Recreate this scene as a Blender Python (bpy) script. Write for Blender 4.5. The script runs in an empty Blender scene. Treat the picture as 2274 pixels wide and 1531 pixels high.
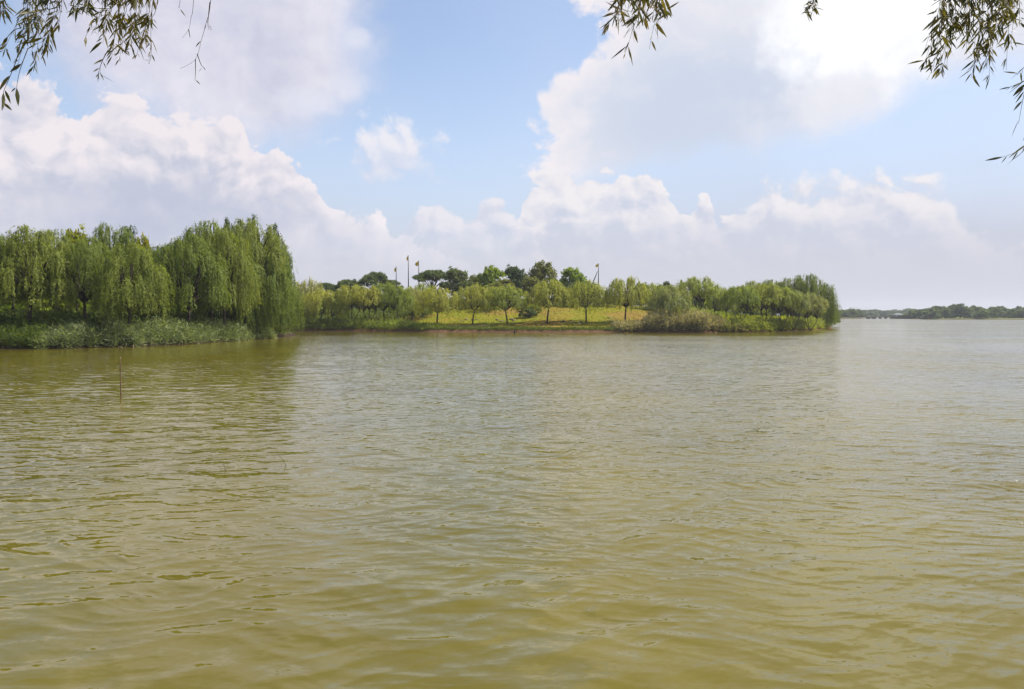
import bpy, math, random
import numpy as np
from mathutils import Vector

SC = bpy.context.scene
COL = SC.collection
R = math.radians
PI = math.pi

# ------------------------------------------------------------------ camera
F = 1769.0            # focal length in photo pixels (photo 2274 x 1531)
CAMH = 2.5
PITCH = math.atan((765.5 - 700.0) / F)
cam_d = bpy.data.cameras.new('camera')
cam_d.sensor_width = 36.0
cam_d.lens = F / 2274.0 * 36.0
cam_d.clip_start = 0.05
cam_d.clip_end = 20000
cam = bpy.data.objects.new('camera', cam_d)
COL.objects.link(cam)
cam.location = (0, 0, CAMH)
cam.rotation_euler = (PI / 2 - PITCH, 0, 0)
SC.camera = cam

CP, SP = math.cos(PITCH), math.sin(PITCH)


def ray(px, py):
    cx, cy = (px - 1137.0) / F, (765.5 - py) / F
    return Vector((cx, CP + cy * SP, -SP + cy * CP))


def at(px, py, Y):
    d = ray(px, py)
    t = Y / d.y
    return Vector((d.x * t, Y, CAMH + d.z * t))


def X(px, Y, z=0.0):
    return (px - 1137.0) / F * (Y * CP - (z - CAMH) * SP)


def Zat(py, Y):
    return at(1137, py, Y).z


def gnd(px, py, z=0.0):
    d = ray(px, py)
    t = (z - CAMH) / d.z
    return (d.x * t, d.y * t)


def azel(px, py):
    d = ray(px, py)
    return math.degrees(math.atan2(d.x, d.y)), math.degrees(math.atan2(d.z, math.hypot(d.x, d.y)))


def lin(r, g, b):
    out = []
    for c in (r, g, b):
        c /= 255.0
        out.append(c / 12.92 if c <= 0.04045 else ((c + 0.055) / 1.055) ** 2.4)
    return tuple(out)


# ------------------------------------------------------------------ light
SUN_AZ, SUN_EL = 74.0, 52.0      # degrees; azimuth to the right of the view direction
sd = Vector((math.sin(R(SUN_AZ)) * math.cos(R(SUN_EL)), math.cos(R(SUN_AZ)) * math.cos(R(SUN_EL)), math.sin(R(SUN_EL))))
sun_d = bpy.data.lights.new('sun', 'SUN')
sun_d.energy = 4.8
sun_d.angle = R(0.55)
sun_d.color = (1.0, 0.95, 0.86)
sun = bpy.data.objects.new('sun', sun_d)
COL.objects.link(sun)
sun.rotation_euler = sd.to_track_quat('Z', 'Y').to_euler()

SC.view_settings.view_transform = 'Standard'
SC.view_settings.look = 'None'
SC.view_settings.exposure = 0.8
SC.view_settings.gamma = 1.0


# ------------------------------------------------------------------ node expressions
class E:
    """A tiny expression layer over math nodes."""
    def __init__(self, nt, s):
        self.nt, self.s = nt, s

    def _m(self, op, *a, clamp=False):
        n = self.nt.nodes.new('ShaderNodeMath')
        n.operation = op
        n.use_clamp = clamp
        for i, v in enumerate((self,) + a):
            if isinstance(v, E):
                self.nt.links.new(v.s, n.inputs[i])
            else:
                n.inputs[i].default_value = float(v)
        return E(self.nt, n.outputs[0])

    def __add__(self, o): return self._m('ADD', o)
    __radd__ = __add__
    def __mul__(self, o): return self._m('MULTIPLY', o)
    __rmul__ = __mul__
    def __sub__(self, o): return self._m('SUBTRACT', o)
    def __rsub__(self, o): return (self * -1.0) + o
    def __truediv__(self, o): return self._m('DIVIDE', o)
    def max(self, o): return self._m('MAXIMUM', o)
    def min(self, o): return self._m('MINIMUM', o)
    def pow(self, o): return self._m('POWER', o)
    def abs(self): return self._m('ABSOLUTE')
    def clamp(self): return self._m('ADD', 0.0, clamp=True)

    def smooth(self, a, b, lo=0.0, hi=1.0):
        n = self.nt.nodes.new('ShaderNodeMapRange')
        n.interpolation_type = 'SMOOTHSTEP'
        self.nt.links.new(self.s, n.inputs['Value'])
        n.inputs['From Min'].default_value = a
        n.inputs['From Max'].default_value = b
        n.inputs['To Min'].default_value = lo
        n.inputs['To Max'].default_value = hi
        return E(self.nt, n.outputs['Result'])

    def curve(self, pts, x0, x1, y0, y1):
        """piecewise smooth y(x) through pts given in real units"""
        t = self.smooth_lin(x0, x1)
        n = self.nt.nodes.new('ShaderNodeFloatCurve')
        c = n.mapping.curves[0]
        pts = sorted(((x - x0) / (x1 - x0), (y - y0) / (y1 - y0)) for x, y in pts)
        if pts[0][0] > 0.001: pts = [(0.0, pts[0][1])] + pts
        if pts[-1][0] < 0.999: pts = pts + [(1.0, pts[-1][1])]
        c.points[0].location = pts[0]
        c.points[1].location = pts[-1]
        for p in pts[1:-1]:
            c.points.new(*p)
        n.mapping.update()
        self.nt.links.new(t.s, n.inputs['Value'])
        return E(self.nt, n.outputs[0]) * (y1 - y0) + y0

    def smooth_lin(self, a, b):
        n = self.nt.nodes.new('ShaderNodeMapRange')
        self.nt.links.new(self.s, n.inputs['Value'])
        n.inputs['From Min'].default_value = a
        n.inputs['From Max'].default_value = b
        return E(self.nt, n.outputs['Result'])


def vec(nt, x, y, z=0.0):
    n = nt.nodes.new('ShaderNodeCombineXYZ')
    for i, v in enumerate((x, y, z)):
        if isinstance(v, E): nt.links.new(v.s, n.inputs[i])
        else: n.inputs[i].default_value = v
    return n.outputs[0]


def noise(nt, v, scale, detail=4, rough=0.5, dist=0.0, out='Fac', dims='3D', lac=2.0):
    n = nt.nodes.new('ShaderNodeTexNoise')
    n.noise_dimensions = dims
    if v is not None: nt.links.new(v, n.inputs['Vector'])
    n.inputs['Scale'].default_value = scale
    n.inputs['Detail'].default_value = detail
    n.inputs['Roughness'].default_value = rough
    n.inputs['Lacunarity'].default_value = lac
    n.inputs['Distortion'].default_value = dist
    return E(nt, n.outputs[out])


def voro(nt, v, scale, smooth=0.6, detail=2, rough=0.55):
    n = nt.nodes.new('ShaderNodeTexVoronoi')
    n.voronoi_dimensions = '2D'
    n.feature = 'SMOOTH_F1'
    nt.links.new(v, n.inputs['Vector'])
    n.inputs['Scale'].default_value = scale
    n.inputs['Detail'].default_value = detail
    n.inputs['Roughness'].default_value = rough
    n.inputs['Smoothness'].default_value = smooth
    return E(nt, n.outputs['Distance'])


def mixc(nt, f, a, b):
    n = nt.nodes.new('ShaderNodeMix')
    n.data_type = 'RGBA'
    n.clamp_factor = True
    if isinstance(f, E): nt.links.new(f.s, n.inputs[0])
    else: n.inputs[0].default_value = f
    for k, v in ((6, a), (7, b)):
        if isinstance(v, tuple): n.inputs[k].default_value = (*v[:3], 1)
        else: nt.links.new(v, n.inputs[k])
    return n.outputs[2]


# ------------------------------------------------------------------ sky
def build_sky():
    w = bpy.data.worlds.new('World')
    SC.world = w
    w.use_nodes = True
    nt = w.node_tree
    nt.nodes.clear()
    L = nt.links
    out = nt.nodes.new('ShaderNodeOutputWorld')
    sky = nt.nodes.new('ShaderNodeTexSky')
    sky.sky_type = 'NISHITA'
    sky.sun_disc = False
    sky.sun_elevation = R(SUN_EL)
    sky.sun_rotation = R(SUN_AZ)
    sky.altitude = 20
    sky.air_density = 1.0
    sky.dust_density = 1.2
    sky.ozone_density = 1.0
    bg = nt.nodes.new('ShaderNodeBackground')
    tint = nt.nodes.new('ShaderNodeMix')
    tint.data_type = 'RGBA'
    tint.blend_type = 'MULTIPLY'
    tint.inputs[0].default_value = 1.0
    tint.inputs[7].default_value = (1.04, 0.99, 1.0, 1)
    L.new(sky.outputs[0], tint.inputs[6])
    L.new(tint.outputs[2], bg.inputs[0])
    bg.inputs[1].default_value = 0.105

    tc = nt.nodes.new('ShaderNodeTexCoord')
    sep = nt.nodes.new('ShaderNodeSeparateXYZ')
    L.new(tc.outputs['Generated'], sep.inputs[0])
    dx, dy, dz = (E(nt, sep.outputs[i]) for i in range(3))
    U = dx._m('ARCTAN2', dy) * (180 / PI)
    V = dz._m('ARCSINE') * (180 / PI)
    uv = vec(nt, U, V * 1.15, 0.0)

    def prof(pts):
        q = [azel(*p) for p in pts]
        return q

    X0, X1, Y0, Y1 = -44.0, 44.0, -2.0, 34.0
    # turbulence shared by all the layers
    wn = noise(nt, uv, 0.16, 5, 0.55, out='Color')
    ws = nt.nodes.new('ShaderNodeSeparateColor')
    L.new(wn.s, ws.inputs[0])
    wu = (E(nt, ws.outputs[0]) - 0.5)
    wv = (E(nt, ws.outputs[1]) - 0.5)
    fine = noise(nt, uv, 0.75, 6, 0.6) - 0.5
    uvw = vec(nt, U + wu * 5.0, V * 1.15 + wv * 5.0, 0.0)

    def puff(du, dv):
        """cauliflower height field, sampled at an offset"""
        v = vec(nt, U + wu * 4.0 + du, V * 1.15 + wv * 4.0 + dv, 0.0)
        return (0.62 - voro(nt, v, 0.34, 0.5, 3.0, 0.55))
    h0 = puff(0, 0)
    h1 = puff(0.55, 0.75)
    lit = h0 - h1                       # facing up and right, towards the sun
    big0 = noise(nt, uvw, 0.11, 4, 0.5)

    col = None

    # ---- colours of cloud
    white = lin(247, 240, 243)
    pale = lin(226, 221, 231)
    grey = lin(193, 196, 215)
    blueg = lin(203, 214, 233)
    burn = (1.12, 1.12, 1.13)

    # thin veil making the blue paler, denser low down and to the right
    veil_n = noise(nt, uvw, 0.07, 3, 0.5)
    veil = (V.smooth(1.0, 19.0, 0.88, 0.16) + (veil_n - 0.5) * 0.5 + U.smooth(-6, 22, 0.0, 0.24)).clamp() * U.abs().smooth(40.0, 75.0, 1.0, 0.35)
    veil_c = mixc(nt, V.smooth(2.0, 12.0), lin(203, 205, 219), lin(206, 220, 243))
    layers = [(veil, veil_c)]

    # ---- upper left soft sheet
    cu, cv = azel(480, 40)
    eu = (U - cu + wu * 7.0 + fine * 2.0)
    ev = (V - cv + wv * 7.0 + fine * 2.5)
    rr = ((eu / 11.0).pow(2.0) + (ev.max(0.0) / 14.0 + ev.min(0.0) / -7.6).pow(2.0)).pow(0.5)
    m = rr.smooth(0.6, 1.2, 0.92, 0.0)
    c = mixc(nt, (big0 * 1.7 - 0.40 + lit * 0.35 + fine * 0.3 + U.smooth(-19, -11, -0.1, 0.2)).clamp(), lin(206, 206, 224), lin(240, 236, 244))
    layers.append((m, c))
    # wisps off its right end
    for (qx, qy, qa, qb) in ((775, 190, 1.5, 1.1), (803, 78, 0.9, 0.6), (690, 215, 2.6, 1.1)):
        cu, cv = azel(qx, qy)
        rr = (((U - cu + wu * 2.5) / qa).pow(2.0) + ((V - cv + wv * 2.5) / qb).pow(2.0)).pow(0.5) - fine * 1.7
        layers.append((rr.smooth(0.3, 1.3, 0.62, 0.0), lin(228, 230, 243)))

    # ---- the high right-hand mass: grey-blue body with bright rims
    ptsb = prof([(1100, 480), (1180, 470), (1240, 440), (1400, 385), (1530, 352), (1650, 352), (1760, 338), (1860, 305), (1950, 255),
                 (2010, 215), (2100, 190), (2274, 150), (2500, 100)])
    bot = (U + wu * 3.0).curve(ptsb, X0, X1, Y0, Y1)
    ptl = [(azel(1260, 0)[1], azel(1245, 0)[0]), (azel(1330, 70)[1], azel(1310, 70)[0]), (azel(1250, 130)[1], azel(1260, 130)[0]), (azel(1250, 180)[1], azel(1190, 180)[0]),
           (azel(1200, 260)[1], azel(1160, 260)[0]), (azel(1200, 360)[1], azel(1165, 360)[0]), (azel(1200, 440)[1], azel(1195, 440)[0])]
    lef = V.curve(ptl, 0.0, 34.0, -20.0, 30.0)
    dl = U - lef + wu * 2.6 + fine * 4.2 + h0 * 2.4 - 0.4
    db = V - bot + wv * 2.2 + fine * 1.7 + h0 * 0.6
    m = dl.smooth(-0.5, 1.3) * db.smooth(-0.9, 2.0) * 0.97
    rim = dl.smooth(0.8, 4.8, 1.0, 0.0)
    core_u, core_v = azel(1560, 240)
    el = (((U - core_u + wu * 6.0) / 10.5).pow(2.0) + ((V - core_v + wv * 5.0) / 5.6).pow(2.0)).pow(0.5)
    dark = el.smooth(0.25, 1.3, 1.0, 0.0)
    c = mixc(nt, dark, lin(230, 231, 240), lin(207, 216, 234))
    c = mixc(nt, (rim * 0.75 + lit * 0.55 * el.smooth(0.2, 1.0, 0.35, 1.0) + (big0 - 0.5) * 0.8).clamp(), c, white)
    bu, bv = azel(1930, 40)
    eb = (((U - bu + wu * 10.0 + fine * 4.0) / 7.4).pow(2.0) + ((V - bv - 1.5 + wv * 9.0 + fine * 4.0 + h0) / 6.0).pow(2.0)).pow(0.5)
    c = mixc(nt, eb.smooth(0.3, 1.35, 1.0, 0.0), c, (1.12, 1.12, 1.13))
    layers.append((m, c))
    # tail of the mass, lower right
    cu, cv = azel(1850, 235)
    rr = (((U - cu + wu * 4.0) / 3.4).pow(2.0) + ((V - cv + wv * 4.0) / 2.4).pow(2.0)).pow(0.5) - fine * 1.2
    layers.append((rr.smooth(0.3, 1.2, 0.7, 0.0), lin(238, 238, 245)))

    # ---- low right heap
    pts = prof([(1080, 640), (1150, 470), (1185, 372), (1260, 350), (1330, 356), (1410, 350), (1480, 384), (1515, 440), (1530, 462), (1548, 428), (1575, 416),
                (1602, 448), (1640, 440), (1690, 380), (1760, 372), (1840, 358), (1920, 346), (2000, 364), (2080, 366), (2120, 415), (2160, 475), (2274, 505), (2450, 520)])
    top = (U + wu * 1.6).curve(pts, X0, X1, Y0, Y1)
    d = top - V + h0 * 2.0 - 0.55 + fine * 1.3
    softr = U.smooth(azel(1600, 400)[0], azel(1680, 400)[0], 0.3, 1.1)
    m = (d / softr).smooth(0.0, 1.0)
    fade = V.smooth(1.5, 8.5, 0.0, 1.0)
    lum = (d.smooth(0.0, 4.0, 0.85, 0.25) + lit * 1.2 + (big0 - 0.5) * 2.0).clamp()
    c = mixc(nt, lum, lin(208, 213, 230), lin(243, 239, 242))
    c = mixc(nt, fade, lin(206, 208, 221), c)
    layers.append((m * V.smooth(1.0, 8.0, 0.8, 0.97), c))

    # ---- centre heap
    pts = prof([(800, 640), (900, 470), (930, 440), (985, 428), (1040, 436), (1090, 412), (1130, 444), (1170, 474), (1200, 504), (1240, 560), (1300, 640)])
    top = (U + wu * 1.2).curve(pts, X0, X1, Y0, Y1)
    d = top - V + h0 * 1.8 - 0.5 + fine * 1.0
    m = (d / 0.6).smooth(0.0, 1.0) * V.smooth(3.0, 7.0, 0.25, 0.86)
    lum = (d.smooth(0.0, 3.5, 0.72, 0.25) + lit * 1.2).clamp()
    c = mixc(nt, lum, lin(207, 212, 229), lin(238, 234, 240))
    layers.append((m, c))

    # ---- lone small cumulus
    cu, cv = azel(870, 358)
    a = (U - cu + wu * 2.4) / 5.0
    b = (V - cv + wv * 2.0)
    b = (b.max(0.0) / 3.7 + b.min(0.0) / -2.0)
    rr = (a.pow(2.0) + b.pow(2.0)).pow(0.5) - h0 * 0.75 - fine * 0.7
    m = rr.smooth(0.45, 1.02, 1.0, 0.0) * 0.93
    c = mixc(nt, ((V - cv) / 3.4 + 0.42 + lit * 0.8).clamp(), lin(208, 217, 238), lin(240, 238, 245))
    layers.append((m, c))

    # ---- the great left heap
    pts = prof([(-300, 60), (-60, 90), (0, 118), (60, 145), (110, 165), (170, 190), (240, 180), (290, 172), (330, 205), (400, 218), (470, 222), (530, 235),
                (548, 278), (600, 292), (645, 325), (690, 365), (715, 400), (745, 440), (790, 452), (850, 455), (880, 480), (950, 500), (985, 528),
                (1060, 560), (1150, 610), (1230, 680)])
    top = (U + wu * 0.8).curve(pts, X0, X1, Y0, Y1)
    d = top - V + h0 * 1.9 - 0.5 + fine * 0.7
    m = (d / 0.4).smooth(0.0, 1.0) * V.smooth(2.0, 6.5, 0.3, 1.0)
    bb = V + (big0 - 0.5) * 9.0 + fine * 1.2
    base = bb.smooth(azel(300, 520)[1], azel(300, 330)[1])
    lum = (d.smooth(0.0, 2.6, 0.5, 0.18) + base * 0.38 + lit * (0.55 + base * 0.55) + (big0 - 0.5) * 1.5).clamp()
    warm = mixc(nt, lum, lin(200, 204, 221), lin(241, 234, 239))
    right = U.smooth(azel(500, 400)[0], azel(950, 400)[0])
    cool = mixc(nt, lum, lin(209, 213, 230), lin(243, 239, 244))
    c = mixc(nt, right, warm, cool)
    layers.append((m, c))

    # grey-blue undersides low on the left
    gu, gv = azel(300, 470)
    eg = (((U - gu + wu * 8.0) / 14.0).pow(2.0) + ((V - gv + wv * 3.5 + fine) / 2.6).pow(2.0)).pow(0.5)
    layers.append((eg.smooth(0.2, 1.15, 0.6, 0.0), mixc(nt, big0.smooth(0.35, 0.65), lin(187, 194, 216), lin(201, 205, 222))))

    # ---- horizon murk
    layers.append((V.smooth(0.0, 6.5, 0.92, 0.0), lin(209, 210, 220)))

    # the half of the sky behind the camera: scattered cloud
    back = U.abs().smooth(42.0, 60.0)
    bn = noise(nt, uv, 0.05, 5, 0.55)
    layers.append((back * bn.smooth(0.5, 0.68) * 0.55, lin(225, 225, 235)))

    colr, alpha = None, None
    for m, c in layers:
        m = m.clamp()
        if colr is None:
            colr = c
            alpha = m
        else:
            # composite over: premultiplied handling through ordered mixes
            na = alpha + m - alpha * m
            f = m / na.max(0.001)
            colr = mixc(nt, f, colr, c)
            alpha = na
    cb = nt.nodes.new('ShaderNodeBackground')
    L.new(colr, cb.inputs[0])
    cb.inputs[1].default_value = 0.575
    mx = nt.nodes.new('ShaderNodeMixShader')
    L.new(alpha.s, mx.inputs[0])
    L.new(bg.outputs[0], mx.inputs[1])
    L.new(cb.outputs[0], mx.inputs[2])
    L.new(mx.outputs[0], out.inputs[0])
    try:
        w.cycles.sampling_method = 'MANUAL'
        w.cycles.sample_map_resolution = 512
    except Exception:
        pass


build_sky()


# ------------------------------------------------------------------ object helpers
def tag(o, label, cat, group=None, kind=None):
    o['label'] = label
    o['category'] = cat
    if group: o['group'] = group
    if kind: o['kind'] = kind
    return o


def link(name, me, mat=None, parent=None):
    o = bpy.data.objects.new(name, me)
    COL.objects.link(o)
    if mat is not None and len(me.materials) == 0: me.materials.append(mat)
    if parent: o.parent = parent
    return o


def empty(name, loc=(0, 0, 0), rz=0.0):
    o = bpy.data.objects.new(name, None)
    COL.objects.link(o)
    o.location = loc
    o.rotation_euler.z = rz
    o.empty_display_size = 0.3
    return o


def mesh_np(name, V, faces, smooth=False):
    """V (n,3) array, faces (m,k) int array"""
    V = np.asarray(V, np.float32)
    faces = np.asarray(faces, np.int32)
    me = bpy.data.meshes.new(name)
    m, k = faces.shape
    me.vertices.add(len(V))
    me.vertices.foreach_set('co', V.ravel())
    me.loops.add(m * k)
    me.loops.foreach_set('vertex_index', faces.ravel())
    me.polygons.add(m)
    me.polygons.foreach_set('loop_start', np.arange(0, m * k, k, dtype=np.int32))
    if smooth:
        me.polygons.foreach_set('use_smooth', np.ones(m, bool))
    me.update(calc_edges=True)
    return me


class MB:
    def __init__(self):
        self.v, self.f = [], []

    def tube(self, pts, radii, n=6, cap=True):
        pts = [Vector(p) for p in pts]
        b = len(self.v)
        prev = Vector((1, 0, 0))
        for i, p in enumerate(pts):
            t = (pts[min(i + 1, len(pts) - 1)] - pts[max(i - 1, 0)])
            if t.length < 1e-9: t = Vector((0, 0, 1))
            t.normalize()
            s = prev - t * prev.dot(t)
            if s.length < 0.01: s = t.orthogonal()
            s.normalize()
            prev = s
            u = t.cross(s)
            for k in range(n):
                a = 2 * PI * k / n
                self.v.append(p + (s * math.cos(a) + u * math.sin(a)) * radii[i])
        for i in range(len(pts) - 1):
            for k in range(n):
                a, c = b + i * n + k, b + i * n + (k + 1) % n
                self.f.append((a, c, c + n, a + n))
        if cap:
            self.f.append(tuple(b + k for k in reversed(range(n))))
            e = b + (len(pts) - 1) * n
            self.f.append(tuple(e + k for k in range(n)))
        return self

    def box(self, c, s, rz=0.0, taper=1.0):
        b = len(self.v)
        ca, sa = math.cos(rz), math.sin(rz)
        for z in (-1, 1):
            k = taper if z > 0 else 1.0
            for x, y in ((-1, -1), (1, -1), (1, 1), (-1, 1)):
                xx, yy = x * s[0] / 2 * k, y * s[1] / 2 * k
                self.v.append(Vector((c[0] + xx * ca - yy * sa, c[1] + xx * sa + yy * ca, c[2] + z * s[2] / 2)))
        for q in ((3, 2, 1, 0), (4, 5, 6, 7), (0, 1, 5, 4), (1, 2, 6, 5), (2, 3, 7, 6), (3, 0, 4, 7)):
            self.f.append(tuple(b + i for i in q))
        return self

    def mesh(self, name, smooth=True):
        me = bpy.data.meshes.new(name)
        me.from_pydata([tuple(v) for v in self.v], [], self.f)
        if smooth:
            me.polygons.foreach_set('use_smooth', [True] * len(me.polygons))
        me.update()
        return me

    def build(self, name, mat, parent=None, smooth=True):
        return link(name, self.mesh(name, smooth), mat, parent)


# ------------------------------------------------------------------ materials
def new_mat(name):
    m = bpy.data.materials.new(name)
    m.use_nodes = True
    nt = m.node_tree
    nt.nodes.clear()
    out = nt.nodes.new('ShaderNodeOutputMaterial')
    return m, nt, out


def leaf_mat(name, c1, c2, trans=0.42, tint=(1.25, 1.2, 0.5), spec=0.13, rough=0.5, treevar=0.25):
    m, nt, out = new_mat(name)
    L = nt.links
    geo = nt.nodes.new('ShaderNodeNewGeometry')
    oi = nt.nodes.new('ShaderNodeObjectInfo')
    rp = E(nt, geo.outputs['Random Per Island'])
    ro = E(nt, oi.outputs['Random'])
    c = mixc(nt, rp, c1, c2)
    hsv = nt.nodes.new('ShaderNodeHueSaturation')
    L.new(c, hsv.inputs['Color'])
    L.new((ro * (0.03) + (0.5 - 0.018)).s, hsv.inputs['Hue'])
    L.new((ro * -treevar + (1.0 + treevar / 2)).s, hsv.inputs['Value'])
    p = nt.nodes.new('ShaderNodeBsdfPrincipled')
    L.new(hsv.outputs[0], p.inputs['Base Color'])
    p.inputs['Roughness'].default_value = rough
    p.inputs['Specular IOR Level'].default_value = spec
    t = nt.nodes.new('ShaderNodeBsdfTranslucent')
    mu = nt.nodes.new('ShaderNodeMix')
    mu.data_type = 'RGBA'
    mu.blend_type = 'MULTIPLY'
    mu.inputs[0].default_value = 1.0
    L.new(hsv.outputs[0], mu.inputs[6])
    mu.inputs[7].default_value = (*tint, 1)
    L.new(mu.outputs[2], t.inputs['Color'])
    mx = nt.nodes.new('ShaderNodeMixShader')
    mx.inputs[0].default_value = trans
    L.new(p.outputs[0], mx.inputs[1])
    L.new(t.outputs[0], mx.inputs[2])
    L.new(mx.outputs[0], out.inputs[0])
    return m


def plain_mat(name, c1, c2, scale=6.0, rough=0.8, spec=0.3, bump=0.0, stretch=(1, 1, 1)):
    m, nt, out = new_mat(name)
    L = nt.links
    tc = nt.nodes.new('ShaderNodeTexCoord')
    mp = nt.nodes.new('ShaderNodeMapping')
    mp.inputs['Scale'].default_value = stretch
    L.new(tc.outputs['Object'], mp.inputs[0])
    n = noise(nt, mp.outputs[0], scale, 5, 0.6)
    p = nt.nodes.new('ShaderNodeBsdfPrincipled')
    L.new(mixc(nt, n.smooth(0.3, 0.7), c1, c2), p.inputs['Base Color'])
    p.inputs['Roughness'].default_value = rough
    p.inputs['Specular IOR Level'].default_value = spec
    if bump:
        b = nt.nodes.new('ShaderNodeBump')
        b.inputs['Strength'].default_value = bump
        b.inputs['Distance'].default_value = 0.05
        L.new(n.s, b.inputs['Height'])
        L.new(b.outputs[0], p.inputs['Normal'])
    L.new(p.outputs[0], out.inputs[0])
    return m


M = {}
M['bark'] = plain_mat('willow_bark', (0.035, 0.026, 0.019), (0.075, 0.058, 0.042), 5, 0.9, 0.2, 0.6, (1, 1, 0.25))
M['twig'] = plain_mat('twig_bark', (0.05, 0.03, 0.016), (0.09, 0.06, 0.03), 30, 0.8, 0.25)
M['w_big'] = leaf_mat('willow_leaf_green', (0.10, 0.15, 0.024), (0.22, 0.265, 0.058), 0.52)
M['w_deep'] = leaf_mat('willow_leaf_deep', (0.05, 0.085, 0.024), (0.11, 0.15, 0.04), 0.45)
M['w_yel'] = leaf_mat('willow_leaf_yellow', (0.22, 0.25, 0.035), (0.39, 0.41, 0.09), 0.52, treevar=0.15)
M['w_mid'] = leaf_mat('willow_leaf_mid', (0.17, 0.22, 0.03), (0.32, 0.36, 0.08), 0.52, treevar=0.2)
M['w_grey'] = leaf_mat('willow_leaf_grey', (0.18, 0.215, 0.065), (0.36, 0.37, 0.15), 0.5, treevar=0.2)
M['camphor'] = leaf_mat('camphor_leaf', (0.07, 0.15, 0.012), (0.24, 0.33, 0.02), 0.4, spec=0.2)
M['dark'] = leaf_mat('dark_leaf', (0.04, 0.07, 0.026), (0.095, 0.135, 0.055), 0.35)
M['albizia'] = leaf_mat('feathery_leaf', (0.06, 0.09, 0.03), (0.14, 0.185, 0.07), 0.4)
M['brown'] = leaf_mat('bronze_leaf', (0.10, 0.12, 0.024), (0.21, 0.215, 0.05), 0.45)
M['shrub'] = leaf_mat('shrub_leaf', (0.12, 0.19, 0.015), (0.26, 0.33, 0.03), 0.5)
M['gold'] = leaf_mat('gold_flower', (0.12, 0.20, 0.02), (0.40, 0.36, 0.03), 0.45)
M['far'] = leaf_mat('far_leaf', (0.055, 0.10, 0.028), (0.13, 0.18, 0.05), 0.4, treevar=0.5)
M['reed_pale'] = leaf_mat('reed_pale', (0.07, 0.11, 0.03), (0.31, 0.355, 0.18), 0.45)
M['reed_green'] = leaf_mat('reed_green', (0.12, 0.17, 0.025), (0.25, 0.29, 0.06), 0.5)
M['reed_lime'] = leaf_mat('reed_lime', (0.16, 0.21, 0.015), (0.30, 0.34, 0.035), 0.5, spec=0.1)
M['reed_red'] = leaf_mat('reed_red', (0.11, 0.135, 0.05), (0.35, 0.31, 0.19), 0.45)
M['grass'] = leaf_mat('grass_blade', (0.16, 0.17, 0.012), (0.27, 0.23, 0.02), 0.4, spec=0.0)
M['grass_dark'] = leaf_mat('grass_green', (0.06, 0.095, 0.018), (0.14, 0.17, 0.03), 0.45)  # darker, greener blades than the lawn grass
M['fg_leaf'] = leaf_mat('branch_leaf', (0.028, 0.038, 0.01), (0.14, 0.115, 0.03), 0.45, spec=0.25, rough=0.45)


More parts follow.
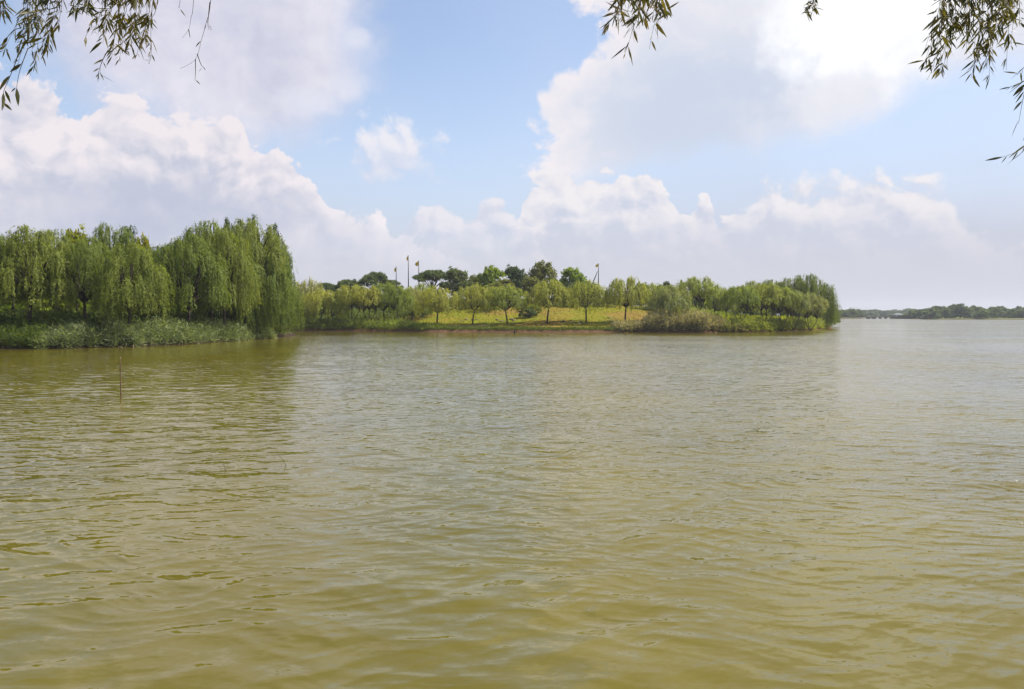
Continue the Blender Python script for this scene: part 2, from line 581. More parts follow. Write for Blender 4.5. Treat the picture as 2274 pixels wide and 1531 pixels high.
# ------------------------------------------------------------------ water
def water_material():
    m, nt, out = new_mat('murky_water')
    L = nt.links
    geo = nt.nodes.new('ShaderNodeNewGeometry')
    pos = geo.outputs['Position']
    sp = nt.nodes.new('ShaderNodeSeparateXYZ')
    L.new(pos, sp.inputs[0])
    px, py = E(nt, sp.outputs[0]), E(nt, sp.outputs[1])
    dist = (px * px + py * py).pow(0.5)

    def slopes(scale, ang, stretch, detail, rough, seed, tail=0.0):
        mp = nt.nodes.new('ShaderNodeMapping')
        mp.vector_type = 'TEXTURE'
        mp.inputs['Location'].default_value = (seed * 17.3, seed * 9.1, seed)
        mp.inputs['Rotation'].default_value = (0, 0, R(ang))
        mp.inputs['Scale'].default_value = (stretch, 1, 1)
        L.new(pos, mp.inputs[0])
        c = noise(nt, mp.outputs[0], scale, detail, rough, 0.25, out='Color')
        s = nt.nodes.new('ShaderNodeSeparateColor')
        L.new(c.s, s.inputs[0])
        a = E(nt, s.outputs[0]) - 0.5
        b = E(nt, s.outputs[1]) - 0.5
        ca, sa = math.cos(R(ang)), math.sin(R(ang))
        # a: slope across the crest (strong), b: along it (weak)
        if tail: a = a / (a.abs() + 0.06) * 0.17 + a * a * a * tail
        return a * (-sa) + b * (ca / stretch), a * ca + b * (sa / stretch)
    # wind: calmer in the lee of the two islands, rougher out on the open lake
    lee1 = (px + py * 0.30).smooth(4.0, -3.0) * py.smooth(36.0, 58.0)
    lee2 = (px / py.max(1.0)).smooth(0.40, 0.36) * py.smooth(88.0, 110.0)
    wind = noise(nt, pos, 0.06, 2, 0.5).smooth(0.3, 0.7, 0.75, 1.2) * dist.smooth(30.0, 260.0, 1.0, 1.25) * (1.0 - lee1 * 0.62) * (1.0 - lee2 * 0.72) * px.smooth(2.0, -5.0, 1.0, 0.78)
    gx, gy = None, None
    for scale, ang, st, det, ro, seed, amp in ((1.9, -19, 2.4, 2, 0.5, 1, 0.06), (4.0, 24, 3.0, 2, 0.55, 2, 0.11), (5.0, -27, 3.0, 2, 0.55, 5, 0.10), (11.0, -5, 2.6, 2, 0.55, 3, 0.22), (30.0, 8, 2.0, 1, 0.5, 4, 0.2)):
        x, y = slopes(scale, ang, st, det, ro, seed, 0.0 if scale < 1 or scale > 20 else 6.0)
        x, y = x * wind * amp, y * wind * amp
        gx = x if gx is None else gx + x
        gy = y if gy is None else gy + y
    # coherent short-crested ripples: narrow crests, broad troughs, each train strong only in patches
    wc = noise(nt, pos, 0.55, 2, 0.5, out='Color')
    wsep = nt.nodes.new('ShaderNodeSeparateColor')
    L.new(wc.s, wsep.inputs[0])
    warp = [E(nt, wsep.outputs[k]) - 0.5 for k in range(3)]
    for j, (lam, ang, amp) in enumerate(((1.05, -24, 0.017), (0.74, 17, 0.021), (0.55, -20, 0.029), (0.43, 25, 0.033), (0.34, -12, 0.037), (0.27, -33, 0.037), (0.215, 23, 0.038), (0.16, -4, 0.036))):
        k = 2 * PI / lam
        ux, uy = -math.sin(R(ang)), math.cos(R(ang))
        ph = px * (k * ux) + py * (k * uy) + warp[j % 3] * (9.0 + 5.0 / lam) + warp[(j + 1) % 3] * 6.0
        sn = ph._m('SINE')
        cs = ph._m('COSINE')
        crest = (cs * 0.5 + 0.5)
        sl = sn * (crest * crest * 1.3 + 0.25)
        off = nt.nodes.new('ShaderNodeMapping')
        off.inputs['Location'].default_value = (j * 13.7, j * 5.1, j * 3.3)
        off.inputs['Rotation'].default_value = (0, 0, R(-ang))
        off.inputs['Scale'].default_value = (0.45, 1, 1)
        L.new(pos, off.inputs[0])
        pat = noise(nt, off.outputs[0], 0.42 / lam, 1, 0.5).smooth(0.36, 0.64, 0.1, 1.5)
        sl = sl * pat * wind * amp * 1.6
        gx = gx + sl * ux
        gy = gy + sl * uy
    # rare steep facets on small crests
    gl = noise(nt, pos, 13.0, 2, 0.5)
    gy = gy - (gl - 0.645).max(0.0) * 13.0 * px.smooth(0.0, 10.0)
    # of a rough surface seen at a low angle mostly the facets leaning to the viewer show
    si = nt.nodes.new('ShaderNodeSeparateXYZ')
    L.new(geo.outputs['Incoming'], si.inputs[0])
    ix, iy, iz = (E(nt, si.outputs[k]) for k in range(3))
    ih = (ix * ix + iy * iy).pow(0.5).max(0.02)
    lean = (ih * 0.0030 / iz.max(0.004)).min(0.058) * (1.0 - px.smooth(4.0, -6.0) * 0.62) * wind * wind
    gx = gx + ix / ih * lean
    gy = gy + iy / ih * lean
    nrm = nt.nodes.new('ShaderNodeVectorMath')
    nrm.operation = 'ADD'
    L.new(geo.outputs['Normal'], nrm.inputs[0])
    L.new(vec(nt, gx, gy, 0.0), nrm.inputs[1])
    nn = nt.nodes.new('ShaderNodeVectorMath')
    nn.operation = 'NORMALIZE'
    L.new(nrm.outputs[0], nn.inputs[0])
    p = nt.nodes.new('ShaderNodeBsdfPrincipled')
    sil = noise(nt, pos, 0.12, 4, 0.6)
    c = mixc(nt, sil.smooth(0.3, 0.7), (0.082, 0.067, 0.006), (0.114, 0.093, 0.010))
    L.new(c, p.inputs['Base Color'])
    p.inputs['Roughness'].default_value = 0.04
    p.inputs['IOR'].default_value = 1.333
    L.new(nn.outputs[0], p.inputs['Normal'])
    L.new(p.outputs[0], out.inputs[0])
    return m


def build_water():
    rng = np.random.default_rng(5)
    # rows: geometric beyond 3 m; columns across a widening strip
    ys = [-60.0, -20.0, -5.0]
    y = 2.0
    while y < 90:
        ys.append(y)
        y *= 1.0055
    while y < 1500:
        ys.append(y)
        y *= 1.05
    ys = np.array(ys)
    nx = 560
    u = np.linspace(-1, 1, nx)
    half = np.abs(ys) * 0.85 + 6.0
    half[:3] = (80, 40, 14)
    half = np.where(ys > 300, half * 1.7, half)
    XX = half[:, None] * u[None, :]
    YY = np.repeat(ys[:, None], nx, 1)
    spx = np.maximum(half[:, None] * 2 / nx, np.gradient(ys)[:, None])
    Z = np.zeros_like(XX)
    for i in range(56):
        lam = 0.26 * (7.0 ** rng.random())
        th = rng.normal(0, 0.55) + (-0.28 if i % 2 else 0.22)
        # travelling towards the camera: crests roughly along x
        k = 2 * PI / lam
        kx, ky = k * math.sin(th), k * math.cos(th)
        amp = 0.0019 * lam
        fade = np.clip((lam / (spx * 3.0) - 0.6) / 0.8, 0, 1)
        ph = rng.random() * 6.28
        s = np.sin(kx * XX + ky * YY + ph + 0.6 * np.sin(0.31 * kx * YY - 0.23 * ky * XX + ph * 3))
        Z += amp * fade * (s + 0.18 * np.cos(2 * (kx * XX + ky * YY + ph)))
    grp = 0.75 + 0.35 * np.sin(0.5 * XX + 0.35 * YY) * np.sin(0.27 * YY - 0.4 * XX + 1.0)
    Z *= grp
    V = np.stack([XX, YY, Z], -1).reshape(-1, 3)
    ny = len(ys)
    a = (np.arange(ny - 1)[:, None] * nx + np.arange(nx - 1)[None, :]).ravel()
    Fq = np.stack([a, a + 1, a + nx + 1, a + nx], 1)
    o = link('water', mesh_np('water', V, Fq, True), water_material())
    tag(o, 'murky olive lake water with small wind ripples', 'water', kind='structure')


build_water()


# ------------------------------------------------------------------ land
def signed_dist(P, poly):
    """positive inside"""
    poly = np.asarray(poly, float)
    d = np.full(len(P), 1e9)
    inside = np.zeros(len(P), bool)
    n = len(poly)
    for i in range(n):
        a, b = poly[i], poly[(i + 1) % n]
        ab = b - a
        t = np.clip(((P - a) @ ab) / (ab @ ab), 0, 1)
        q = a + t[:, None] * ab
        d = np.minimum(d, np.hypot(*(P - q).T))
        c = ((a[1] > P[:, 1]) != (b[1] > P[:, 1]))
        with np.errstate(divide='ignore', invalid='ignore'):
            xi = (b[0] - a[0]) * (P[:, 1] - a[1]) / (b[1] - a[1] + 1e-12) + a[0]
        inside ^= c & (P[:, 0] < xi)
    return np.where(inside, d, -d)


def densify(poly, step, jit, seed):
    rng = random.Random(seed)
    out = []
    n = len(poly)
    for i in range(n):
        a, b = Vector(poly[i]), Vector(poly[(i + 1) % n])
        k = max(1, int((b - a).length / step))
        for j in range(k):
            p = a.lerp(b, j / k)
            out.append((p.x + rng.uniform(-jit, jit), p.y + rng.uniform(-jit, jit)))
    return out


def xy(px, Y):
    return (X(px, Y), Y)


LEFT = [gnd(-420, 778), gnd(-150, 777), gnd(0, 776), gnd(150, 775), gnd(300, 771), gnd(420, 765), gnd(520, 758), gnd(600, 752), gnd(647, 747),
        xy(657, 97), xy(650, 104), xy(600, 113), xy(450, 118), xy(100, 120), xy(-300, 112), xy(-420, 80)]
CENT = [xy(480, 138), xy(560, 128), gnd(660, 735.5), gnd(800, 736), gnd(960, 737.5), gnd(1150, 738.6), gnd(1430, 739), gnd(1560, 739.3), gnd(1700, 737.5),
        gnd(1790, 734.5), gnd(1832, 731), xy(1846, 150), xy(1840, 168), xy(1800, 205), xy(1500, 235), xy(1100, 245), xy(600, 240), xy(400, 200), xy(420, 160)]
FAR = [xy(1700, 560), gnd(1850, 708.3), gnd(1880, 708.2), gnd(1912, 708.3), xy(1917, 560), xy(1912, 800), xy(1990, 830), xy(2022, 800), xy(2014, 520), gnd(2030, 709.3),
       gnd(2120, 710.0), gnd(2274, 710.4), gnd(2420, 710.8), gnd(2700, 711.4), xy(3300, 900), xy(3000, 1350), xy(300, 1350), xy(1000, 900)]
LEFTD = densify(LEFT, 2.2, 0.35, 1)
CENTD = densify(CENT, 3.5, 0.4, 2)
FARD = densify(FAR, 16, 1.2, 3)


def sstep(x, a, b):
    t = np.clip((x - a) / (b - a), 0, 1)
    return t * t * (3 - 2 * t)


def wob(P, s, seed):
    r = np.random.default_rng(seed)
    z = np.zeros(len(P))
    for i in range(9):
        th, ph = r.random() * 6.28, r.random() * 6.28
        k = s * (1.5 ** (i / 2))
        z += np.sin(k * (P[:, 0] * math.cos(th) + P[:, 1] * math.sin(th)) + ph) / (1.5 ** (i / 2))
    return z / 4


def h_left(P):
    d = signed_dist(P, LEFTD)
    z = -0.9 + 1.25 * sstep(d, -1.0, 0.75) + 1.15 * sstep(d, 0.5, 5.0) + 0.5 * sstep(d, 5, 18)
    return z + wob(P, 0.7, 11) * 0.10 * sstep(d, 0, 2)


def h_cent(P):
    d = signed_dist(P, CENTD)
    pxc = 1137 + P[:, 0] / P[:, 1] * F
    mound = sstep(pxc, 640, 960) * (1 - 0.55 * sstep(pxc, 1420, 1700))
    z = -0.9 + 1.25 * sstep(d, -1.2, 0.7) + 0.4 * sstep(d, 0.5, 6.0) + (0.3 + 3.0 * mound) * sstep(d, 3, 34) + 1.2 * sstep(d, 30, 60)
    return z + wob(P, 0.35, 12) * 0.13 * sstep(d, 0, 8)


def h_far(P):
    d = signed_dist(P, FARD)
    return -0.9 + 1.35 * sstep(d, -2, 2.5) + 0.3 * sstep(d, 2, 30) + 6 * sstep(d, 200, 1500)


def hz(fn, x, y):
    return float(fn(np.array([[x, y]]))[0])


def land_mat(name, soil, g1, g2, g3, s=0.25):
    m, nt, out = new_mat(name)
    L = nt.links
    geo = nt.nodes.new('ShaderNodeNewGeometry')
    pos = geo.outputs['Position']
    sp = nt.nodes.new('ShaderNodeSeparateXYZ')
    L.new(pos, sp.inputs[0])
    z = E(nt, sp.outputs[2])
    n1 = noise(nt, pos, s, 5, 0.6)
    n2 = noise(nt, pos, s * 9, 5, 0.65)
    n3 = noise(nt, pos, s * 0.45, 3, 0.5)
    c = mixc(nt, n1.smooth(0.35, 0.65), g1, g2)
    c = mixc(nt, (n3 * 0.6 + n2 * 0.4).smooth(0.45, 0.58), c, g3)
    n4 = noise(nt, pos, 1.3, 5, 0.65)
    sc = mixc(nt, n4.smooth(0.3, 0.7), tuple(v * 0.5 for v in soil), soil)
    c = mixc(nt, (z + (n4 - 0.5) * 0.35).smooth(0.26, 0.44), sc, c)
    p = nt.nodes.new('ShaderNodeBsdfPrincipled')
    L.new(c, p.inputs['Base Color'])
    p.inputs['Roughness'].default_value = 0.95
    p.inputs['Specular IOR Level'].default_value = 0.03
    b = nt.nodes.new('ShaderNodeBump')
    b.inputs['Strength'].default_value = 0.8
    b.inputs['Distance'].default_value = 0.15
    L.new((n2 + n4 * 0.5).s, b.inputs['Height'])
    L.new(b.outputs[0], p.inputs['Normal'])
    L.new(p.outputs[0], out.inputs[0])
    return m


def land(name, poly, fn, mat, label, step, pad=3):
    P = np.array(poly)
    x0, y0 = P.min(0) - pad
    x1, y1 = P.max(0) + pad
    sx, sy = step
    nx, ny = int((x1 - x0) / sx) + 2, int((y1 - y0) / sy) + 2
    xs, ys = np.linspace(x0, x1, nx), np.linspace(y0, y1, ny)
    XX, YY = np.meshgrid(xs, ys)
    Q = np.stack([XX.ravel(), YY.ravel()], 1)
    z = fn(Q)
    V = np.column_stack([Q, z])
    a = (np.arange(ny - 1)[:, None] * nx + np.arange(nx - 1)[None, :]).ravel()
    Fq = np.stack([a, a + 1, a + nx + 1, a + nx], 1)
    keep = (z[Fq] > -0.85).any(1)
    Fq = Fq[keep]
    used = np.unique(Fq)
    remap = np.full(len(V), -1)
    remap[used] = np.arange(len(used))
    o = link(name, mesh_np(name, V[used], remap[Fq], True), mat)
    tag(o, label, 'ground', kind='structure')
    return o


M['land_left'] = land_mat('bank_ground', (0.05, 0.036, 0.024), (0.055, 0.075, 0.018), (0.10, 0.12, 0.025), (0.09, 0.065, 0.03))
M['land_cent'] = land_mat('lawn_ground', (0.14, 0.08, 0.048), (0.18, 0.165, 0.014), (0.13, 0.15, 0.014), (0.20, 0.13, 0.035))
M['land_far'] = land_mat('far_ground', (0.10, 0.075, 0.05), (0.10, 0.13, 0.03), (0.07, 0.10, 0.025), (0.13, 0.13, 0.04), 0.05)
land('left_island_ground', LEFTD, h_left, M['land_left'], 'grassy left island with a dark eroded mud bank', (0.8, 0.5))
land('middle_island_ground', CENTD, h_cent, M['land_cent'], 'middle island with yellow green lawn mound and reddish mud bank', (1.0, 0.6))
land('far_shore_ground', FARD, h_far, M['land_far'], 'low far shore across the lake on the right', (14, 8), 20)


# ------------------------------------------------------------------ plants
def unit(v):
    return v / np.maximum(np.linalg.norm(v, axis=-1, keepdims=True), 1e-9)


def leaf_quads(P, axis, rng, length, width, roll=None):
    """diamond leaves: base P, pointing along axis"""
    n = len(P)
    side = unit(np.cross(axis, rng.normal(size=(n, 3)) if roll is None else roll))
    ln = (length * rng.uniform(0.7, 1.25, n))[:, None]
    wd = (width * rng.uniform(0.7, 1.25, n))[:, None]
    mid = P + axis * ln * 0.42
    V = np.stack([P, mid + side * wd / 2, P + axis * ln, mid - side * wd / 2], 1).reshape(-1, 3)
    return V


def quads(n):
    return np.arange(n * 4, dtype=np.int32).reshape(-1, 4)


def bez(a, b, c, n):
    return [a * (1 - t) ** 2 + b * 2 * t * (1 - t) + c * t * t for t in (i / n for i in range(n + 1))]


def willow_proto(seed, H, Rad, fork, nclump, nstr, nleaf, ll, lw, hang, floor, stems=1, lean=0.0, trunk_r=None, arch=0.9, shoulder=0.55, low=0.36):
    """returns (trunk mesh, crown mesh) with the base at the origin"""
    rng = np.random.default_rng(seed)
    r = random.Random(seed)
    tr = trunk_r or H * 0.017
    mb = MB()
    fk = Vector((lean * fork, r.uniform(-.05, .05) * fork, fork))
    limb_starts = []
    if stems == 1:
        pts = bez(Vector((0, 0, -0.4)), Vector((lean * fork * r.uniform(0.0, 0.7), 0, fork * 0.5)), fk, 6)
        mb.tube(pts, [tr * (1.35 if i == 0 else 1.0) * (1 - 0.05 * i) for i in range(7)], 7)
        limb_starts = [(fk, tr * 0.62)] * 4
    else:
        for s in range(stems):
            a = 2 * PI * s / stems + r.uniform(-.4, .4)
            e = Vector((math.cos(a) * Rad * 0.42, math.sin(a) * Rad * 0.42, fork * r.uniform(0.95, 1.25)))
            b0 = Vector((0, 0, fork * 0.32))
            pts = bez(b0, Vector((e.x * 0.45, e.y * 0.45, fork * 0.45)), e, 5)
            mb.tube(pts, [tr * 0.7 * (1 - 0.07 * i) for i in range(6)], 6)
            limb_starts += [(e, tr * 0.45)] * 2
        mb.tube([Vector((0, 0, -0.4)), Vector((0.02, 0, 0)), Vector((0.03, 0, fork * 0.34))], [tr * 1.3, tr, tr * 0.9], 7)
    zc = H * shoulder
    cl, hangk = [], []
    cx, cy = lean * fork, 0.0
    for i in range(nclump):
        a = 2.399963 * i + r.uniform(-.35, .35)
        zf = 1 - (1 - low) * ((i + 0.5) / nclump) ** 0.85          # from the top down
        if zf > shoulder: rr = Rad * max(0.0, 1 - ((zf - shoulder) / (1 - shoulder)) ** 2) ** 0.5
        else: rr = Rad * (0.9 + 0.1 * zf / shoulder)
        rr *= r.uniform(0.5, 1.12) * 0.9
        zz = H * zf * r.uniform(0.95, 1.0) - 0.02 * H
        cl.append(Vector((cx + rr * math.cos(a), cy + rr * math.sin(a), max(zz, fork * 0.9))))
        hangk.append(r.uniform(0.6, 1.25) * (1.9 if r.random() < 0.14 else 1.0))
    r.shuffle(limb_starts)
    # limbs to the clumps
    for i, c in enumerate(cl):
        if i % max(1, nclump // 26): continue
        st, rad = limb_starts[i % len(limb_starts)]
        mid = st.lerp(c, 0.45) + Vector((0, 0, (c.z - st.z) * 0.22))
        pts = bez(st, mid, c, 5)
        mb.tube(pts, [rad * (1 - 0.17 * k) + 0.008 for k in range(6)], 5, cap=False)
    trunk = mb.mesh('trunk')
    # strands
    C = np.array([tuple(c) for c in cl])
    S = nclump * nstr
    st = np.repeat(C, nstr, 0) + rng.normal(size=(S, 3)) * Rad * np.array([0.05, 0.05, 0.03])
    out = st[:, :2] - np.array([cx, cy])
    out = out / np.maximum(np.linalg.norm(out, axis=1, keepdims=True), 0.15 * Rad)
    ang = rng.random(S) * 2 * PI
    hd = out * 0.55 + 0.85 * np.stack([np.cos(ang), np.sin(ang)], 1)
    hl = arch * Rad * 0.20 * rng.uniform(0.25, 1.2, S) * np.repeat(rng.uniform(0.7, 1.35, nclump), nstr)
    q = np.linalg.norm(st[:, :2] - np.array([cx, cy]), axis=1) / Rad
    drop = rng.uniform(hang[0], hang[1], S) * H * np.repeat(np.array(hangk), nstr)
    end_lim = st[:, 2] - (floor * H * np.where(np.repeat(np.array(hangk), nstr) > 1.4, 0.6, 1.0) + rng.random(S) * 0.12 * H)
    drop = np.minimum(drop, np.maximum(end_lim, 0.05 * H))
    rise = H * 0.035 * rng.uniform(0.2, 1.3, S)
    t = rng.random((S, nleaf)) ** 0.8
    sw = rng.normal(size=(S, 2)) * 0.04

    def pos(t):
        hor = (1 - np.exp(-3.2 * t)) * hl[:, None]
        x = st[:, 0:1] + hd[:, 0:1] * hor + sw[:, 0:1] * drop[:, None] * t * t
        y = st[:, 1:2] + hd[:, 1:2] * hor + sw[:, 1:2] * drop[:, None] * t * t
        z = st[:, 2:3] + rise[:, None] * 4 * t * np.exp(-4 * t) * 1.6 - drop[:, None] * t ** 1.35
        return np.stack([x, y, z], -1)
    P = pos(t)
    T = unit(pos(t + 0.02) - P)
    P = P.reshape(-1, 3) + rng.normal(size=(S * nleaf, 3)) * ll * 0.12
    T = T.reshape(-1, 3)
    ax = unit(T * 0.9 + rng.normal(size=T.shape) * 0.38)
    # leaves mostly face out of their tress and out of the crown
    Cc = np.repeat(np.repeat(C, nstr, 0), nleaf, 0)
    o1 = P - Cc
    o1[:, 2] = np.maximum(o1[:, 2], -0.1) + 0.25 * Rad * 0.2
    o2 = P - np.array([cx, cy, H * 0.45])
    roll = unit(unit(o1) * 1.0 + unit(o2) * 0.9 + np.array([0, 0, 0.45]) + rng.normal(size=P.shape) * 0.5)
    V = leaf_quads(P, ax, rng, ll, lw, roll=roll)
    crown = mesh_np('crown', V, quads(len(P)))
    return trunk, crown


def blob_proto(seed, H, blobs, nleaf, ll, lw, trunk_r, fork, flat=1.0, up=0.3):
    """broadleaf crown made of leaf clumps; blobs: (x, y, z, r)"""
    rng = np.random.default_rng(seed)
    r = random.Random(seed)
    mb = MB()
    top = Vector((r.uniform(-.1, .1), r.uniform(-.1, .1), fork))
    if trunk_r > 0:
        mb.tube([Vector((0, 0, -0.4)), Vector((0.02, 0, fork * 0.5)), top], [trunk_r * 1.25, trunk_r, trunk_r * 0.8], 7)
    for b in blobs:
        c = Vector(b[:3])
        pts = bez(top if trunk_r > 0 else Vector((c.x * 0.3, c.y * 0.3, -0.1)), Vector((c.x * 0.4, c.y * 0.4, max(fork, c.z * 0.75))), c, 4)
        rr = trunk_r * 0.45 if trunk_r > 0 else 0.02
        mb.tube(pts, [rr * (1 - 0.2 * k) + 0.006 for k in range(5)], 5, cap=False)
    trunk = mb.mesh('trunk')
    vol = np.array([b[3] ** 2 for b in blobs])
    cnt = np.maximum((nleaf * vol / vol.sum()).astype(int), 8)
    Ps, Ns = [], []
    for b, c in zip(blobs, cnt):
        # small sub-clumps over each blob
        k = max(5, int(c / 26))
        d = unit(rng.normal(size=(k, 3)))
        d[:, 2] = np.where(d[:, 2] < -0.35, -d[:, 2], d[:, 2])
        ctr = d * b[3] * rng.uniform(0.55, 1.0, (k, 1)) * np.array([1, 1, flat])
        idx = rng.integers(0, k, c)
        p = ctr[idx] + rng.normal(size=(c, 3)) * b[3] * np.array([0.17, 0.17, 0.13 * flat])
        Ps.append(p + np.array(b[:3]))
        Ns.append(unit(d[idx] + rng.normal(size=(c, 3)) * 0.65))
    P, N = np.concatenate(Ps), np.concatenate(Ns)
    ax = unit(np.cross(N, rng.normal(size=N.shape)) + N * 0.25 + np.array([0, 0, -0.15]))
    V = leaf_quads(P, ax, rng, ll, lw, roll=N)
    crown = mesh_np('crown', V, quads(len(P)))
    return trunk, crown


def dome_blobs(seed, H, Rad, z0, n, br, flat_top=0.0):
    r = random.Random(seed)
    out = []
    for i in range(n):
        a = 2.399963 * i + r.uniform(-.4, .4)
        q = math.sqrt((i + 0.5) / n)
        rr = Rad * q * 0.8
        zt = z0 + (H - z0) * ((1 - q * q) ** 0.5 * (1 - flat_top) + flat_top)
        z = zt - br * r.uniform(0.5, 1.1)
        if i % 3 == 2 and flat_top < 0.3: z = z0 + (zt - z0) * r.uniform(0.15, 0.6)
        out.append((rr * math.cos(a), rr * math.sin(a), z, br * r.uniform(0.7, 1.2)))
    return out


PROTO = {}


def add_proto(key, H, Rad, trunk, crown):
    trunk.materials.append(M['bark'])
    PROTO[key] = (H, Rad, trunk, crown)


# big weeping willows of the left island: 10 m tall
for i in range(5):
    t_, c_ = willow_proto(100 + i, 10.0, 3.7, 2.6, 62, 16, 36, 0.24, 0.065, (0.13, 0.32), 0.21 + 0.03 * (i % 2), lean=(-.08, .06, 0.0, .1, -.04)[i], trunk_r=0.17, shoulder=0.58, low=0.45)
    add_proto('big%d' % i, 10.0, 3.7, t_, c_)
# a curtain that hangs to the water
t_, c_ = willow_proto(120, 10.0, 3.7, 2.6, 66, 15, 44, 0.24, 0.065, (0.3, 0.6), -0.02, lean=0.1, trunk_r=0.17, shoulder=0.6, low=0.34)
add_proto('curtain', 10.0, 3.7, t_, c_)
# young willows of the middle island: 7 m tall
for i in range(5):
    t_, c_ = willow_proto(200 + i, 7.0, 2.8, 2.3, 58, 10, 20, 0.28, 0.07, (0.10, 0.26), 0.31, lean=(.14, -.12, .10, -.03, .05)[i], trunk_r=0.12, shoulder=0.68, low=0.54)
    add_proto('mid%d' % i, 7.0, 2.8, t_, c_)
for i in range(3):
    t_, c_ = willow_proto(220 + i, 7.0, 2.8, 2.6, 56, 10, 20, 0.28, 0.07, (0.08, 0.18), 0.48, stems=3, trunk_r=0.12, shoulder=0.74, low=0.66)
    add_proto('fork%d' % i, 7.0, 2.8, t_, c_)
# slim dark weeping tops
for i in range(2):
    t_, c_ = willow_proto(140 + i, 11.0, 1.5, 4.0, 34, 9, 30, 0.26, 0.08, (0.06, 0.2), 0.2, trunk_r=0.12, shoulder=0.42, arch=1.3)
    add_proto('slim%d' % i, 11.0, 1.5, t_, c_)
# broadleaf kinds
for i in range(2):
    add_proto('camphor%d' % i, 8.0, 3.2, *blob_proto(300 + i, 8, dome_blobs(i, 8, 3.4, 2.4, 28, 1.2), 7600, 0.42, 0.26, 0.2, 2.6))
for i in range(3):
    add_proto('flat%d' % i, 8.0, 4.2, *blob_proto(310 + i, 8, dome_blobs(10 + i, 8, 4.2, 4.8, 24, 1.2, 0.35), 5600, 0.42, 0.2, 0.2, 3.4, flat=0.4))
for i in range(2):
    add_proto('round%d' % i, 8.0, 3.4, *blob_proto(320 + i, 8, dome_blobs(20 + i, 8, 3.6, 2.0, 30, 1.2), 7000, 0.42, 0.24, 0.2, 2.4))
for i in range(3):
    add_proto('bush%d' % i, 2.0, 1.4, *blob_proto(330 + i, 2, dome_blobs(30 + i, 2.0, 1.5, 0.2, 15, 0.5), 2300, 0.26, 0.12, 0.0, 0.5))
for i in range(3):
    add_proto('far%d' % i, 8.0, 3.6, *blob_proto(340 + i, 8, dome_blobs(40 + i, 8, 3.9, 0.6, 26, 1.35), 2600, 0.75, 0.5, 0.22, 1.4))
cone = [(0.7 * (1 - z / 9) * math.cos(z * 5), 0.7 * (1 - z / 9) * math.sin(z * 5), z, 0.85 * (1 - z / 10.5)) for z in np.linspace(2, 9.3, 18)]
add_proto('spire', 10.0, 1.5, *blob_proto(350, 10, cone, 2600, 0.34, 0.12, 0.15, 2.0))


def tree(name, key, mat, x, y, zb, H, Rad, rz, label, cat='tree', group=None, trunk=True):
    h0, r0, tm, cm = PROTO[key]
    e = empty(name, (x, y, zb), rz)
    e.scale = (Rad / r0, Rad / r0, H / h0)
    if trunk:
        link('trunk' if cat == 'tree' else 'stem', tm, None, e)
    ck = (cm.name, mat)
    me = CROWNS.get(ck)
    if me is None:
        me = cm.copy()
        me.materials.append(M[mat])
        CROWNS[ck] = me
    link('crown' if cat == 'tree' else 'foliage', me, None, e)
    return tag(e, label, cat, group)


CROWNS = {}


def plant(fn, name, key, mat, px, Y, top, hw, label, rz=None, cat='tree', group=None, trunk=True):
    x = X(px, Y, 1.0)
    g = hz(fn, x, Y)
    H = Zat(top, Y) - g
    Rad = hw / F * Y * (1.18 if name == 'willow_tree' else 1.08)
    if rz is None: rz = random.Random(int(px * 7 + Y * 13)).random() * 6.28
    return tree(name, key, mat, x, Y, g, H, Rad, rz, label, cat, group, trunk)


GL = 'weeping willows on the left island'
for px, Y, top, hw, key, mat, lab, rz in (
    (-45, 62, 505, 80, 'big1', 'w_big', 'big weeping willow cut by the photo edge, leftmost on the left island', .3),
    (65, 63.5, 494, 84, 'big0', 'w_big', 'big weeping willow with a leaning dark trunk near the left photo edge', 2.6),
    (190, 65, 520, 70, 'big2', 'w_big', 'weeping willow with a straight dark forked trunk, second trunk from the left edge', 0),
    (285, 64, 530, 72, 'big3', 'w_big', 'low weeping willow whose straight slim trunk stands above the pale reeds', 1.0),
    (250, 71, 489, 62, 'big4', 'w_big', 'tall light green willow with a rounded top behind the yellow flowering tree', 2.2),
    (130, 74, 500, 60, 'big3', 'w_big', 'green willow behind the front row, its top left of the tall rounded one', 4.0),
    (370, 74, 535, 62, 'big0', 'w_big', 'willow in the low dip of the tree line with a thick short trunk', .9),
    (420, 72, 512, 72, 'big1', 'w_big', 'weeping willow with a thin trunk left of the darkest trunk on the island', 5.1),
    (470, 80, 480, 74, 'big2', 'w_big', 'tall broad weeping willow forming the left shoulder of the big willow group', 1.7),
    (498, 77, 500, 62, 'big4', 'w_big', 'weeping willow with the darkest thick trunk at the bank', 3.0),
    (550, 86, 474, 74, 'big1', 'w_big', 'tallest weeping willow of the big group on the left island', .8),
    (578, 84, 560, 62, 'big3', 'w_big', 'low front willow under the tallest one with hanging light green tresses', 2.4),
    (600, 90, 528, 52, 'curtain', 'w_big', 'weeping willow at the tip of the left island trailing to the water', 0.2),
    (548, 83, 600, 46, 'curtain', 'w_big', 'small willow curtain hanging over the bare bank below the tallest willow', 2.0),
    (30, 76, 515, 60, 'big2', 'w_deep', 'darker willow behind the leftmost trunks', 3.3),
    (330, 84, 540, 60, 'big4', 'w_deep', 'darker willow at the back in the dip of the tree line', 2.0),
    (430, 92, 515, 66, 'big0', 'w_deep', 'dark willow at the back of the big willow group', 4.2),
):
    plant(h_left, 'willow_tree', key, mat, px, Y, top, hw, lab, rz, group=GL)
plant(h_left, 'flowering_tree', 'round0', 'gold', 172, 77, 512, 40, 'tree with yellow blossom among green willows on the left island')
plant(h_left, 'flowering_tree', 'round1', 'gold', 322, 80, 530, 26, 'small yellow tinged tree top showing in the dip between willows')
